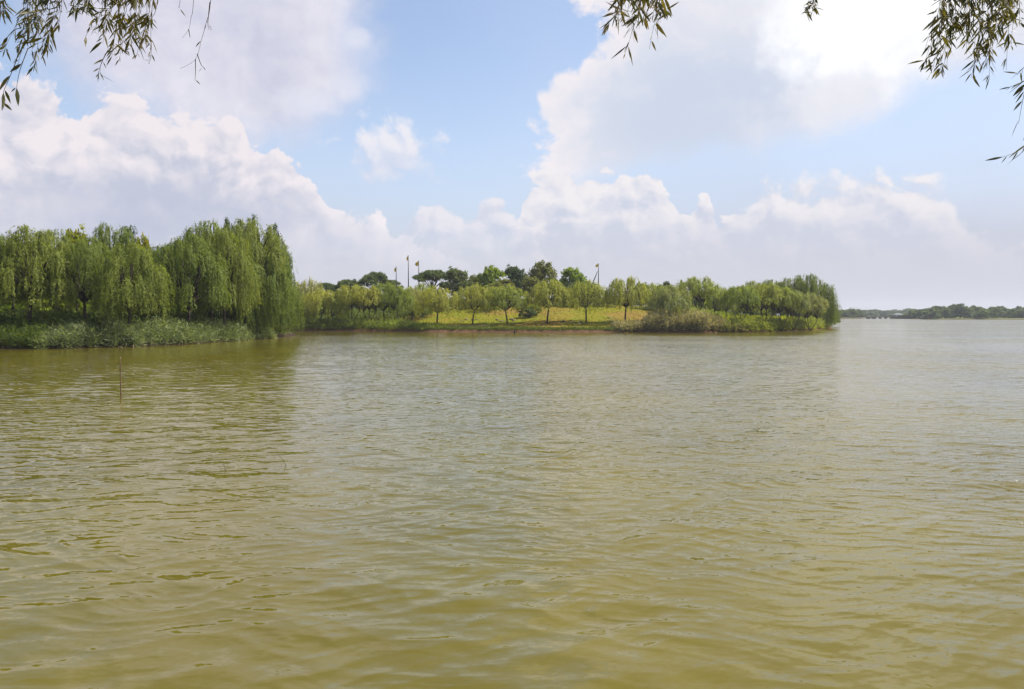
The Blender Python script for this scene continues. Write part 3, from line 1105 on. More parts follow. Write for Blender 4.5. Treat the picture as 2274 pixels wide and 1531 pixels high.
for px, Y, top, hw, lab in ((291, 84, 492, 20, 'dark slender tree top rising above the dip of the willow line'),
                            (560, 92, 464, 24, 'tallest dark pointed tree top behind the big willows'),
                            (604, 97, 484, 26, 'dark slender tree right of the tallest pointed top'),
                            (624, 100, 508, 26, 'dark slender tree at the right edge of the left island'),
                            (512, 95, 472, 22, 'dark slender tree top left of the tallest pointed one')):
    plant(h_left, 'slender_tree', 'slim%d' % (px % 2), 'w_deep', px, Y, top, hw, lab)

GB = 'bright bushes behind the left willows'
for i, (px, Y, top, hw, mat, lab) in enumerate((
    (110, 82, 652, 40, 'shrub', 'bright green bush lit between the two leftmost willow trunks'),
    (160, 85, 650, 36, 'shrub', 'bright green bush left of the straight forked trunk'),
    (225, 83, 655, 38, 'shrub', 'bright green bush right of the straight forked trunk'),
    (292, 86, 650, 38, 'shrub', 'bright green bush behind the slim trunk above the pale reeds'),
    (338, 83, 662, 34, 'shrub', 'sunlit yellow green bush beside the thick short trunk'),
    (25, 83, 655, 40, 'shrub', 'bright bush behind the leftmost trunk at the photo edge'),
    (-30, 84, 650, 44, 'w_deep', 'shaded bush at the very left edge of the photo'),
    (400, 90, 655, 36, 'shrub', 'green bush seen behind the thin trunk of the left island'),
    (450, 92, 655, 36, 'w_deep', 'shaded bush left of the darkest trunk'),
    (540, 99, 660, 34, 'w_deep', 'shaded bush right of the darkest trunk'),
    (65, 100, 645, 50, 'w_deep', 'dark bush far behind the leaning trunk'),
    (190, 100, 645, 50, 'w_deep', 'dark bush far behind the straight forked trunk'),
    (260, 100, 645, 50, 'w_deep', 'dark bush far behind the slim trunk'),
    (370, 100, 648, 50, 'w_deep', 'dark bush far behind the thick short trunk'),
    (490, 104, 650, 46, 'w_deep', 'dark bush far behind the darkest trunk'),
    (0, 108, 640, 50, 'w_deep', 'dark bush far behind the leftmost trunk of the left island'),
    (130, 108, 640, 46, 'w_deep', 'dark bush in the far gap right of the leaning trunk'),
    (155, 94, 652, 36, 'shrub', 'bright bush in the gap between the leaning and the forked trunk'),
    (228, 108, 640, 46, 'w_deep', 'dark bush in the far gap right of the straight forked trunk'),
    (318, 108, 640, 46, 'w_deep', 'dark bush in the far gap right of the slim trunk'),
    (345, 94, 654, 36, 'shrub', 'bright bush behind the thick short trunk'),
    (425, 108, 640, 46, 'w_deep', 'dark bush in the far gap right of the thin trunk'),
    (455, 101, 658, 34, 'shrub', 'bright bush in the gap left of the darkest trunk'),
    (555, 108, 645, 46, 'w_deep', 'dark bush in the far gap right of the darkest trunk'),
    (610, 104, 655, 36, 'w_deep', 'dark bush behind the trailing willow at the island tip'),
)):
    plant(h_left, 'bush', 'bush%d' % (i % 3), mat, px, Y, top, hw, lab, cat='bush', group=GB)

GM = 'young willows on the middle island'
for px, Y, top, hw, key, mat, lab, rz in (
    (682, 131, 615, 36, 'mid0', 'w_grey', 'tall dull green willow just right of the left island', 1.0),
    (712, 128, 640, 40, 'mid1', 'w_yel', 'yellow green willow, second to the right of the left island', 2.0),
    (742, 127, 655, 34, 'mid2', 'w_yel', 'low yellow willow in front of the flat topped dark trees', 3.0),
    (668, 127, 668, 26, 'mid3', 'w_yel', 'low willow half hidden by the tip of the left island', .4),
    (782, 128, 628, 36, 'fork0', 'w_yel', 'yellow green willow under the left flat topped tree', .7),
    (818, 127, 634, 34, 'fork1', 'w_yel', 'yellow willow with spreading dark branches left of the flagpoles', 1.9),
    (853, 129, 624, 36, 'mid4', 'w_mid', 'green willow directly left of the shortest flagpole', 2.2),
    (886, 128, 628, 32, 'mid0', 'w_mid', 'green willow in front of the shortest flagpole', 3.2),
    (915, 134, 634, 28, 'mid1', 'w_grey', 'small grey green willow in front of the tallest flagpole', 4.2),
    (937, 137, 626, 32, 'mid2', 'w_mid', 'willow on the slope behind the brightest yellow willow', 1.2),
    (970, 122.5, 634, 40, 'mid3', 'w_yel', 'brightest yellow willow at the left end of the open lawn', 2.6),
    (1049, 125, 627, 35, 'mid0', 'w_yel', 'willow with a trunk leaning right on the open lawn', 0.2),
    (1127, 124.5, 629, 40, 'mid1', 'w_mid', 'willow with a trunk leaning left, second on the open lawn', 0.1),
    (1096, 142, 634, 26, 'mid4', 'w_yel', 'small willow on the hilltop between two lawn willows', 4.2),
    (1214, 124.5, 617, 46, 'mid2', 'w_mid', 'widest willow on the open lawn with a strong curved trunk', 0.0),
    (1302, 125, 619, 42, 'mid3', 'w_mid', 'willow with a straight slim trunk on the open lawn below the slanting pole', 0.3),
    (1388, 124.5, 612, 42, 'mid4', 'w_mid', 'tall willow beside the red brown reeds at the right end of the lawn', 0.2),
    (1450, 143, 626, 28, 'mid1', 'w_mid', 'willow behind the reeds right of the dark conifers', 3.1),
    (1490, 117.8, 630, 40, 'mid2', 'w_grey', 'grey green willow standing in the red brown reeds', 2.0),
    (1543, 132, 613, 46, 'fork2', 'w_mid', 'tall willow with a trunk splitting in a narrow fan behind the reeds', 1.1),
    (1588, 140, 632, 28, 'mid3', 'w_mid', 'small willow right of the tall fan branched willow', 5.1),
    (1612, 127, 637, 20, 'mid0', 'w_grey', 'thin willow with one straight trunk in the bright green reeds', 1.4),
    (1643, 119.5, 630, 36, 'fork0', 'w_mid', 'willow with three spreading stems near the waterline', 0.4),
    (1664, 136, 632, 30, 'mid1', 'w_mid', 'willow behind the three stemmed willow', 2.9),
    (1700, 122, 626, 38, 'fork1', 'w_mid', 'light green willow with a Y shaped trunk in the bright reeds', 1.5),
    (1738, 122.5, 635, 30, 'fork2', 'w_mid', 'willow with a V shaped trunk right of the Y trunked one', 2.2),
    (1762, 124, 640, 28, 'fork0', 'w_grey', 'grey green willow right of the V shaped trunk', 4.5),
    (1800, 128, 648, 28, 'fork1', 'w_grey', 'low pale willow near the right tip of the middle island', 3.6),
    (1672, 152, 621, 44, 'big0', 'w_big', 'back row willow at the left of the dark green ridge of willows', 1.1),
    (1716, 154, 617, 44, 'big1', 'w_big', 'back row willow in the middle of the dark green ridge', 2.1),
    (1756, 152, 613, 42, 'big2', 'w_big', 'back row willow just left of the highest one of the ridge', 3.1),
    (1790, 151, 604, 40, 'big4', 'w_big', 'highest back row willow near the right tip of the island', 4.1),
    (1822, 146, 622, 33, 'curtain', 'w_big', 'willow at the right tip of the island trailing over the water', 0.1),
):
    plant(h_cent, 'willow_tree', key, mat, px, Y, top, hw, lab, rz, group=GM)

for px, Y, top, hw, key, mat, name, lab in (
    (725, 172, 626, 30, 'flat0', 'albizia', 'broadleaf_tree', 'dark tree low behind the yellow willows, left of the flat topped ones'),
    (772, 165, 617, 34, 'flat1', 'albizia', 'broadleaf_tree', 'flat topped dark tree with layered boughs, the lower left one'),
    (832, 168, 602, 36, 'flat2', 'albizia', 'broadleaf_tree', 'flat topped dark tree with layered boughs left of the flagpoles'),
    (868, 175, 620, 24, 'flat0', 'albizia', 'broadleaf_tree', 'low dark tree between the flat topped tree and the shortest flagpole'),
    (960, 160, 596, 40, 'flat1', 'albizia', 'broadleaf_tree', 'wide dark feathery tree right of the flagpoles'),
    (1010, 156, 596, 34, 'round0', 'albizia', 'broadleaf_tree', 'grey green dark tree behind the brightest yellow willow'),
    (1052, 166, 613, 22, 'round1', 'brown', 'broadleaf_tree', 'low olive tree left of the rich green round tree'),
    (1091, 160, 590, 28, 'camphor0', 'camphor', 'camphor_tree', 'rich green round tree on the hilltop between darker trees'),
    (1140, 164, 592, 32, 'round0', 'dark', 'broadleaf_tree', 'blue green dark tree between the rich green and bronze trees'),
    (1120, 152, 622, 30, 'round1', 'brown', 'broadleaf_tree', 'olive tree low behind the second lawn willow'),
    (1203, 160, 584, 36, 'round1', 'brown', 'broadleaf_tree', 'bronze green tree, the highest on the hilltop'),
    (1180, 152, 615, 28, 'round0', 'brown', 'broadleaf_tree', 'dark bronze tree low in front of the highest hilltop tree'),
    (1271, 158, 595, 30, 'camphor1', 'camphor', 'camphor_tree', 'bright yellow green dome shaped tree right of the bronze tree'),
    (1262, 148, 630, 20, 'round1', 'dark', 'broadleaf_tree', 'blue grey dark tree below the bright dome shaped tree'),
    (1348, 150, 636, 18, 'spire', 'dark', 'conifer_tree', 'dark conifer between the two right lawn willows'),
    (1424, 160, 630, 24, 'round0', 'dark', 'broadleaf_tree', 'dark tree behind the tall willow at the right end of the lawn'),
    (1440, 146, 640, 16, 'spire', 'dark', 'conifer_tree', 'dark conifer right of the tall willow at the lawn end'),
    (1478, 165, 628, 26, 'round1', 'dark', 'broadleaf_tree', 'dark tree top behind the grey green willow in the reeds'),
    (1310, 165, 630, 30, 'round0', 'dark', 'broadleaf_tree', 'dark tree behind the willow below the slanting pole'),
    (1640, 175, 640, 40, 'round1', 'dark', 'broadleaf_tree', 'dark tree behind the three stemmed willow'),
    (1560, 175, 645, 40, 'round0', 'dark', 'broadleaf_tree', 'dark tree behind the tall fan branched willow'),
    (760, 190, 652, 50, 'round1', 'dark', 'broadleaf_tree', 'dark tree low behind the yellow willows at left'),
    (660, 185, 650, 40, 'round0', 'dark', 'broadleaf_tree', 'dark tree right behind the tip of the left island'),
    (920, 180, 648, 44, 'round0', 'dark', 'broadleaf_tree', 'dark tree behind the foot of the tallest flagpole'),
):
    plant(h_cent, name, key, mat, px, Y, top, hw, lab)

GS = 'shrubs on the middle island slope'
for px, Y, top, hw, mat, lab in (
    (1041, 146, 672, 20, 'dark', 'dark rounded shrub behind the trunk leaning right'),
    (1010, 147, 660, 20, 'dark', 'dark shrub at the left end of the hilltop'),
    (1170, 131, 682, 18, 'albizia', 'grey green shrub on the lawn between two willow trunks'),
    (1188, 133, 676, 16, 'w_mid', 'light green shrub beside the grey green shrub on the lawn'),
    (1265, 145, 672, 22, 'dark', 'dark shrub on the hilltop under the bright dome shaped tree'),
    (1240, 147, 676, 18, 'dark', 'dark shrub on the hilltop left of the bright dome shaped tree'),
    (1310, 146, 678, 20, 'dark', 'dark shrub on the hilltop behind the straight slim trunk'),
    (1345, 145, 680, 18, 'dark', 'dark shrub below the conifer on the hilltop'),
    (860, 160, 680, 34, 'dark', 'dark hedge shrub on the slope top left of the flagpoles'),
    (900, 160, 676, 30, 'dark', 'dark hedge shrub on the slope below the flagpoles'),
    (800, 165, 688, 36, 'dark', 'dark hedge shrub low behind the spreading yellow willow'),
    (1440, 140, 682, 20, 'albizia', 'grey shrub behind the red brown reeds'),
    (1090, 148, 676, 18, 'brown', 'bronze shrub on the hilltop between lawn willows'),
    (1150, 149, 674, 20, 'brown', 'bronze shrub on the hilltop right of the second lawn willow'),
    (1205, 149, 672, 22, 'albizia', 'grey shrub on the hilltop behind the widest willow'),
):
    plant(h_cent, 'shrub', 'bush%d' % (px % 3), mat, px, Y, top, hw, lab, cat='shrub', group=GS)

GH = 'dark hedge shrubs behind the middle island'
hr = random.Random(5)
for i in range(34):
    px = 640 + i * 36 + hr.uniform(-8, 8)
    where = 'at left, under the yellow willows' if px < 940 else 'behind the open lawn' if px < 1420 else 'behind the reeds at right'
    plant(h_cent, 'hedge_shrub', 'bush%d' % (i % 3), 'dark', px, 172 + hr.uniform(-6, 10), hr.uniform(662, 672), hr.uniform(24, 32), 'dark hedge shrub on the skyline ' + where, cat='shrub', group=GH + ' ' + where)
# far shore trees
rr = random.Random(77)
GF = 'trees on the far shore'
far = []
for px in range(1840, 1912, 9): far.append((px, 550 + rr.uniform(0, 40), rr.uniform(682, 693), rr.uniform(11, 18), 'rounded tree on the far shore left of the bridge'))
for px in range(1895, 2060, 10): far.append((px, 900 + rr.uniform(-40, 60), rr.uniform(685, 690), rr.uniform(10, 16), 'hazy distant tree beyond the long low bridge'))
for px in range(2016, 2075, 9): far.append((px, 496 + rr.uniform(0, 40), rr.uniform(687, 697), rr.uniform(12, 18), 'low round tree on the far shore at the right end of the bridge'))
for px in range(2066, 2180, 11): far.append((px, 458 + rr.uniform(0, 60), rr.uniform(675, 686), rr.uniform(15, 24), 'tall dense tree on the highest part of the far shore tree line'))
for px in range(2178, 2420, 14): far.append((px, 440 + rr.uniform(0, 40), rr.uniform(678, 692), rr.uniform(11, 20), 'tree on the far shore towards the right photo edge'))
for px in range(2170, 2420, 16): far.append((px, 520 + rr.uniform(0, 60), rr.uniform(681, 687), rr.uniform(14, 20), 'dark tree in the back row of the far shore at right'))
for i, (px, Y, top, hw, lab) in enumerate(far):
    plant(h_far, 'far_tree', 'far%d' % (i % 3), 'far', px, Y, top, hw, lab, group=lab.replace('tree', 'trees', 1))


# ------------------------------------------------------------------ reeds, grass
def shore_points(poly, i0, i1, rng, n, dmin, dmax):
    """n points along the edges i0..i1 of poly, dmin..dmax metres inland"""
    P = np.array([poly[i] for i in range(i0, i1 + 1)])
    seg = np.diff(P, axis=0)
    ln = np.hypot(*seg.T)
    k = rng.choice(len(seg), n, p=ln / ln.sum())
    t = rng.random(n)
    nrm = np.stack([-seg[:, 1], seg[:, 0]], 1) / ln[:, None]
    base = P[k] + seg[k] * t[:, None]
    return base + nrm[k] * rng.uniform(dmin, dmax, n)[:, None]


def reeds(name, pts, fn, hmin, hmax, mat, label, seed, leaf=0.55, w=0.03, nl=6, win=None):
    rng = np.random.default_rng(seed)
    n = len(pts)
    z = fn(pts)
    ok = z > -0.45
    pts, z = pts[ok], np.maximum(z[ok], -0.1)
    n = len(pts)
    # height varies in clumps
    cl = 0.5 + 0.5 * wob(pts, 0.9, seed + 3) + 0.3 * wob(pts, 2.4, seed + 4)
    h = hmin + (hmax - hmin) * np.clip(cl * 0.7 + rng.random(n) ** 2 * 0.75 - 0.08, 0, 1.35)
    if win:
        pc = 1137 + pts[:, 0] / pts[:, 1] * F
        k = sstep(pc, win[0], win[0] + win[2]) * (1 - sstep(pc, win[1] - win[2], win[1]))
        h *= 0.35 + 0.65 * k
    base = np.column_stack([pts, z - 0.05])
    lean = rng.normal(size=(n, 2)) * 0.13
    tip = base + np.column_stack([lean * h[:, None], h])
    Vs = []
    # stem as a slim diamond
    side = unit(np.column_stack([rng.normal(size=(n, 2)), np.zeros(n)]))
    mid = base + (tip - base) * 0.5
    Vs.append(np.stack([base, mid + side * w * 0.35, tip, mid - side * w * 0.35], 1).reshape(-1, 3))
    for k in range(nl):
        t = rng.uniform(0.15, 1.0, n)[:, None]
        p = base + (tip - base) * t
        a = rng.random(n) * 6.283
        el = rng.uniform(-0.3, 1.1, n)
        ax = np.column_stack([np.cos(a) * np.cos(el), np.sin(a) * np.cos(el), np.sin(el)])
        Vs.append(leaf_quads(p, ax, rng, leaf, w * 1.6))
    V = np.concatenate(Vs)
    o = link(name, mesh_np(name, V, quads(len(V) // 4)), M[mat])
    return tag(o, label, 'reeds', kind='stuff')


RG = np.random.default_rng(9)


def area_points(fn_poly, px0, px1, Y0, Y1, n, dmin, dmax, rng):
    px, Y = rng.uniform(px0, px1, n), rng.uniform(Y0, Y1, n)
    P = np.column_stack([(px - 1137) / F * Y, Y])
    d = signed_dist(P, fn_poly)
    return P[(d > dmin) & (d < dmax)]


def idx(poly, px):
    """index of the front-shore vertex nearest to a photo column"""
    end = max(range(len(poly)), key=lambda i: (1137 + poly[i][0] / poly[i][1] * F) if poly[i][1] < (95 if poly is LEFTD else 148) else -1e9)
    return min(range(2, end + 1), key=lambda i: abs(1137 + poly[i][0] / poly[i][1] * F - px))


nL = len(LEFTD)
reeds('reed_bed', shore_points(LEFTD, idx(LEFTD, -200), idx(LEFTD, 110), RG, 1500, 0.1, 2.8), h_left, 0.5, 1.0, 'grass_dark', 'dark low growth along the bank at the left photo edge', 1, 0.4, 0.04)
reeds('reed_bed', shore_points(LEFTD, idx(LEFTD, 90), idx(LEFTD, 610), RG, 5200, 0.0, 2.6), h_left, 0.6, 1.6, 'reed_pale', 'pale grey green reeds along the left island bank', 2, 0.45, 0.035, win=(60, 640, 130))
reeds('undergrowth', shore_points(LEFTD, idx(LEFTD, -200), idx(LEFTD, 560), RG, 4200, 2.0, 9.0), h_left, 0.25, 0.8, 'grass_dark', 'dark green undergrowth beneath the left willows', 3, 0.4, 0.05)
reeds('undergrowth', area_points(LEFTD, -200, 660, 60, 119, 20000, 3.0, 60, RG), h_left, 0.3, 1.1, 'grass_dark', 'low green growth on the shaded ground behind the left trunks', 14, 0.5, 0.08, 4)
reeds('undergrowth', area_points(CENTD, 560, 960, 138, 205, 9000, 4.0, 80, RG), h_cent, 0.5, 1.5, 'grass_dark', 'low dark growth behind the yellow willows of the middle island', 15, 0.6, 0.12, 4)
reeds('undergrowth', area_points(CENTD, 1480, 1845, 136, 205, 9000, 4.0, 80, RG), h_cent, 0.4, 1.15, 'reed_lime', 'bright growth on the ground behind the right willows of the middle island', 16, 0.6, 0.12, 4)
reeds('undergrowth', shore_points(LEFTD, idx(LEFTD, 500), idx(LEFTD, 645), RG, 2200, 0.6, 5.0), h_left, 0.25, 0.9, 'grass_dark', 'green undergrowth on the bare bank at the left island tip', 4, 0.4, 0.05)
reeds('reed_bed', shore_points(CENTD, idx(CENTD, 640), idx(CENTD, 945), RG, 1700, 0.2, 5.0), h_cent, 0.4, 1.6, 'reed_green', 'thin yellow green reeds in front of the left willows of the middle island', 5, 0.6, 0.055, win=(560, 960, 90))
reeds('reed_bed', shore_points(CENTD, idx(CENTD, 1405), idx(CENTD, 1640), RG, 4600, 0.0, 5.5), h_cent, 0.9, 2.9, 'reed_red', 'tall red brown reeds at the right end of the lawn', 6, 0.6, 0.06, win=(1405, 1625, 60))
reeds('reed_bed', shore_points(CENTD, idx(CENTD, 1590), idx(CENTD, 1838), RG, 6000, 1.5, 12.0), h_cent, 0.4, 1.3, 'reed_lime', 'bright yellow green reeds under the right willows of the middle island', 7, 0.7, 0.06)
reeds('reed_bed', shore_points(CENTD, idx(CENTD, 1590), idx(CENTD, 1838), RG, 3600, 0.0, 2.2), h_cent, 0.6, 1.7, 'reed_green', 'brownish green reeds along the waterline near the right tip', 8, 0.6, 0.06)


reeds('grass', area_points(CENTD, 640, 1480, 112, 165, 24000, 0.8, 50, RG), h_cent, 0.05, 0.2, 'grass', 'short yellow green grass on the lawn mound', 9, 0.16, 0.05, 2)
reeds('grass', area_points(CENTD, 930, 1450, 112, 126, 24000, 0.5, 3.2, RG), h_cent, 0.1, 0.36, 'grass_dark', 'greener grass strip along the lawn bank', 10, 0.25, 0.06, 3)

# ------------------------------------------------------------------ flagpoles
M['pole'] = plain_mat('pole_paint', (0.03, 0.03, 0.035), (0.06, 0.06, 0.07), 3, 0.5)
M['white'] = plain_mat('white_paint', (0.7, 0.7, 0.7), (0.8, 0.8, 0.8), 3, 0.5)
M['flag'] = leaf_mat('yellow_cloth', (0.62, 0.46, 0.03), (0.70, 0.52, 0.05), 0.3)


def flagpole(px, top, Y, flag_y0, flag_y1, fdx, label):
    x = X(px, Y, 10)
    g = hz(h_cent, x, Y)
    zt = Zat(top, Y)
    e = empty('flagpole', (x, Y, g))
    MB().tube([(0, 0, -0.3), (0, 0, (zt - g) * 0.5), (0, 0, zt - g)], [0.13, 0.10, 0.06], 8).build('pole', M['pole'], e)
    z1, z0 = Zat(flag_y0, Y) - g, Zat(flag_y1, Y) - g
    wd = fdx / F * Y
    nx, nz = 6, 8
    V, Fs = [], []
    for j in range(nz):
        for i in range(nx):
            s, t = i / (nx - 1), j / (nz - 1)
            V.append((wd * s * (0.35 + 0.65 * math.sin(PI * (0.15 + 0.75 * t))), 0.16 * math.sin(5 * s + 2 * t) * s + 0.02, z1 + (z0 - z1) * t - 0.35 * s * (z1 - z0)))
    Fs = [(j * nx + i, j * nx + i + 1, (j + 1) * nx + i + 1, (j + 1) * nx + i) for j in range(nz - 1) for i in range(nx - 1)]
    f = link('flag', mesh_np('flag', np.array(V), np.array(Fs), True), M['flag'], e)
    sm = f.modifiers.new('cloth', 'SOLIDIFY')
    sm.thickness = 0.02
    MB().tube([(0, 0, zt - g - 0.02), (0, 0, zt - g + 0.1), (0, 0, zt - g + 0.2)], [0.07, 0.09, 0.02], 8).build('finial', M['white'], e)
    return tag(e, label, 'flagpole', 'flagpoles with yellow flags on the middle island')


flagpole(880, 592, 160, 593, 602, -4.5, 'shortest flagpole with a limp yellow flag, left of the three')
flagpole(907, 567, 160, 568, 577, -4, 'tallest flagpole, in the middle of three with a small flag')
flagpole(930, 579, 160, 580, 589, -8, 'flagpole with the widest yellow flag beside the feathery dark tree')
flagpole(1329, 585, 156, 586, 592, -7, 'lone flagpole with a yellow pennant beside the slanting pole')
a, b = at(1312, 640, 154), at(1327, 603, 154)
o = MB().tube([a, a.lerp(b, 0.5), b], [0.12, 0.1, 0.07], 7).build('slanting_pole', M['pole'])
tag(o, 'grey pole slanting towards the lone flagpole above the willows', 'pole')

# ------------------------------------------------------------------ bridge, pavilion, house on the far shore
M['bridge'] = plain_mat('bridge_timber', (0.05, 0.042, 0.038), (0.09, 0.075, 0.065), 0.6, 0.85)
M['roof_pale'] = plain_mat('pale_roof', (0.14, 0.17, 0.18), (0.20, 0.23, 0.24), 1.0, 0.6)
M['wall_pale'] = plain_mat('pale_wall', (0.42, 0.41, 0.39), (0.5, 0.49, 0.47), 1.0, 0.8)
M['glass'] = plain_mat('dark_glass', (0.04, 0.05, 0.06), (0.07, 0.08, 0.09), 1.0, 0.15, 0.6)
YB = 525
xa, xb = X(1906, YB), X(2026, YB)
e = empty('bridge', ((xa + xb) / 2, YB, 0))
w = xb - xa
zd0, zd1 = Zat(705.6, YB), Zat(704.3, YB)
MB().box((0, 0, (zd0 + zd1) / 2), (w, 3.0, zd1 - zd0)).build('deck', M['bridge'], e, False)
mb = MB()
for s in (-1, 1):
    mb.box((0, s * 1.4, zd1 + 0.75), (w, 0.1, 0.12)).box((0, s * 1.4, zd1 + 0.4), (w, 0.08, 0.1))
    for k in range(60):
        mb.box((-w / 2 + w * (k + 0.5) / 60, s * 1.4, zd1 + 0.36), (0.14, 0.14, 0.75))
mb.build('railing', M['bridge'], e, False)
for px in (1926, 1930, 1938, 1942.5, 1954.5, 1966.5, 1979, 1985.5, 1989, 1995, 2001, 2005, 2012, 2022):
    mb = MB()
    xx = X(px, YB) - (xa + xb) / 2
    for s in (-1, 1):
        mb.box((xx, s * 1.0, zd0 / 2 - 0.5), (0.62, 0.5, zd0 + 1.0))
    mb.box((xx, 0, zd0 - 0.12), (0.7, 2.7, 0.24))
    mb.build('pier', M['bridge'], e, False)
tag(e, 'long low dark timber bridge on many piers across the far inlet', 'bridge')

xp = X(1994, YB + 4)
e = empty('pavilion', (xp, YB + 4, zd1))
MB().box((0, 0, 0.08), (7, 5, 0.16)).build('floor', M['bridge'], e, False)
for sx in (-1, 1):
    for sy in (-1, 1):
        MB().box((sx * 2.2, sy * 1.7, 0.88), (0.22, 0.22, 1.6)).build('post', M['bridge'], e, False)
mb = MB()
mb.v = [Vector(p) for p in ((-2.9, -2.3, 1.6), (2.9, -2.3, 1.6), (2.9, 2.3, 1.6), (-2.9, 2.3, 1.6), (-1.3, 0, 2.3), (1.3, 0, 2.3))]
mb.f = [(0, 1, 5, 4), (1, 2, 5), (2, 3, 4, 5), (3, 0, 4), (3, 2, 1, 0)]
mb.build('roof', M['roof_pale'], e, False)
tag(e, 'small open pavilion with a pale hipped roof on the bridge', 'pavilion')

xh = X(1897, 760)
gh = hz(h_far, xh, 760)
e = empty('house', (xh, 760, gh))
zr = Zat(683.0, 760) - gh
MB().box((0, 0, zr * 0.38), (10, 8, zr * 0.76)).build('wall', M['wall_pale'], e, False)
for s in (-3, 0, 3):
    MB().box((s, -4.03, zr * 0.52), (1.5, 0.1, 1.6)).build('window', M['glass'], e, False)
mb = MB()
h = zr * 0.76
mb.v = [Vector(p) for p in ((-5.6, -4.6, h), (5.6, -4.6, h), (5.6, 4.6, h), (-5.6, 4.6, h), (-3, 0, zr), (3, 0, zr))]
mb.f = [(0, 1, 5, 4), (1, 2, 5), (2, 3, 4, 5), (3, 0, 4), (3, 2, 1, 0)]
mb.build('roof', M['roof_pale'], e, False)
tag(e, 'pale house showing above the far trees left of the bridge', 'house')

# ------------------------------------------------------------------ small things in and by the water
M['bamboo'] = plain_mat('old_bamboo', (0.085, 0.05, 0.022), (0.19, 0.125, 0.06), 4, 0.6, 0.35, 0.2, (1, 1, 0.4))
gx, gy = gnd(269, 888)
topz = Zat(793, gy)
e = empty('bamboo_stake', (gx, gy, 0))
tx = X(267, gy, topz) - gx
pts, rad = [], []
for i in range(25):
    t = i / 24
    pts.append((tx * t, 0.004 * math.sin(t * 7), -0.6 + (topz + 0.6) * t))
    rad.append(0.021 - 0.006 * t)
MB().tube(pts, rad, 9).build('cane', M['bamboo'], e)
for z in (0.2, 0.47, 0.74, 1.0):
    t = (z + 0.6) / (topz + 0.6)
    c = Vector((tx * t, 0, z))
    MB().tube([c - Vector((0, 0, .016)), c, c + Vector((0, 0, .016))], [0.018, 0.0245, 0.018], 9).build('node_ring', M['bamboo'], e)
tag(e, 'thin brown bamboo stake standing upright in the water', 'stake')

GT = 'bare twigs poking out of the water'
for base, tip, rad, lab in (((506, 1046), (482, 1017), 0.004, 'thin bare twig leaning left out of the water, the left one of two'),
                            ((640, 1036), (612, 1003), 0.004, 'thin bare twig leaning left out of the water near the edge of the reflection')):
    gx, gy = gnd(*base)
    tp = at(tip[0], tip[1], gy)
    bz = Vector((gx, gy, -0.12))
    e = empty('twig', (gx, gy, 0))
    d = tp - Vector((gx, gy, 0))
    MB().tube([Vector((0.02, 0, -.15)), d * 0.35 + Vector((0.004, 0, 0.004)), d * 0.7, d], [rad, rad * .9, rad * .7, rad * .35], 6).build('stem', M['twig'], e)
    for k, (u, v) in enumerate(((-.045, .05), (-.02, .035), (.05, .04))):
        o = MB().tube([Vector((u * 1.0 + (0.05 if k == 2 else -0.12) * 0, 0, -.05)) + Vector(((-.06, -.03, .05)[k], 0, 0)), Vector(((-.06, -.03, .05)[k] * 1.6 + u * .3, 0, v))], [0.003, 0.0015], 5)
        o.build('side_shoot', M['twig'], e)
    tag(e, lab, 'twig', GT)

M['straw'] = plain_mat('dry_straw', (0.34, 0.27, 0.16), (0.5, 0.42, 0.28), 8, 0.8)
for k, (px, py, up, dx, dx2) in enumerate(((338, 771, 9, 9, 11), (368, 769, 7, 3, 5), (300, 772, 6, -4, -7), (278, 773, 8, 5, 3), (398, 767, 7, 4, 8), (436, 764, 6, 6, 8), (700, 736.5, 6, 2, 3), (262, 774, 5, 6, 11))):
    gx, gy = gnd(px, py)
    u = gy / F
    mb = MB().tube([(0, 0, -0.2), (dx * u * .6, 0, up * u * .8), (dx * u, 0.02, up * u), (dx2 * u, 0.03, up * u * (.25 if k in (0, 2, 5, 7) else 1.25))], [0.016, 0.014, 0.012, 0.006], 5)
    o = mb.build('dead_reed', M['straw'])
    o.location = (gx, gy - 0.1, 0)
    tag(o, ('lone pale dead reed stalk at the muddy edge of the middle island' if px > 600 else 'pale dead reed stalk snapped over at the waterline below the reeds') if k in (0, 2, 5, 6, 7) else 'pale dead reed stalk standing at the waterline below the reeds', 'reed stalk', 'dead reed stalks at the waterline')

M['rock'] = plain_mat('field_stone', (0.10, 0.075, 0.055), (0.22, 0.17, 0.12), 3, 0.9, 0.2, 0.5)


def rock_mesh(seed):
    import bmesh
    bm = bmesh.new()
    bmesh.ops.create_icosphere(bm, subdivisions=2, radius=1.0)
    r = random.Random(seed)
    dirs = [(Vector((r.gauss(0, 1), r.gauss(0, 1), r.gauss(0, 1))).normalized(), r.uniform(0.5, 0.9)) for _ in range(9)]
    for v in bm.verts:
        for d, k in dirs:
            s = v.co.dot(d)
            if s > k: v.co -= d * (s - k) * 0.9
        v.co.z *= 0.55
    me = bpy.data.meshes.new('rock')
    bm.to_mesh(me)
    bm.free()
    me.materials.append(M['rock'])
    return me


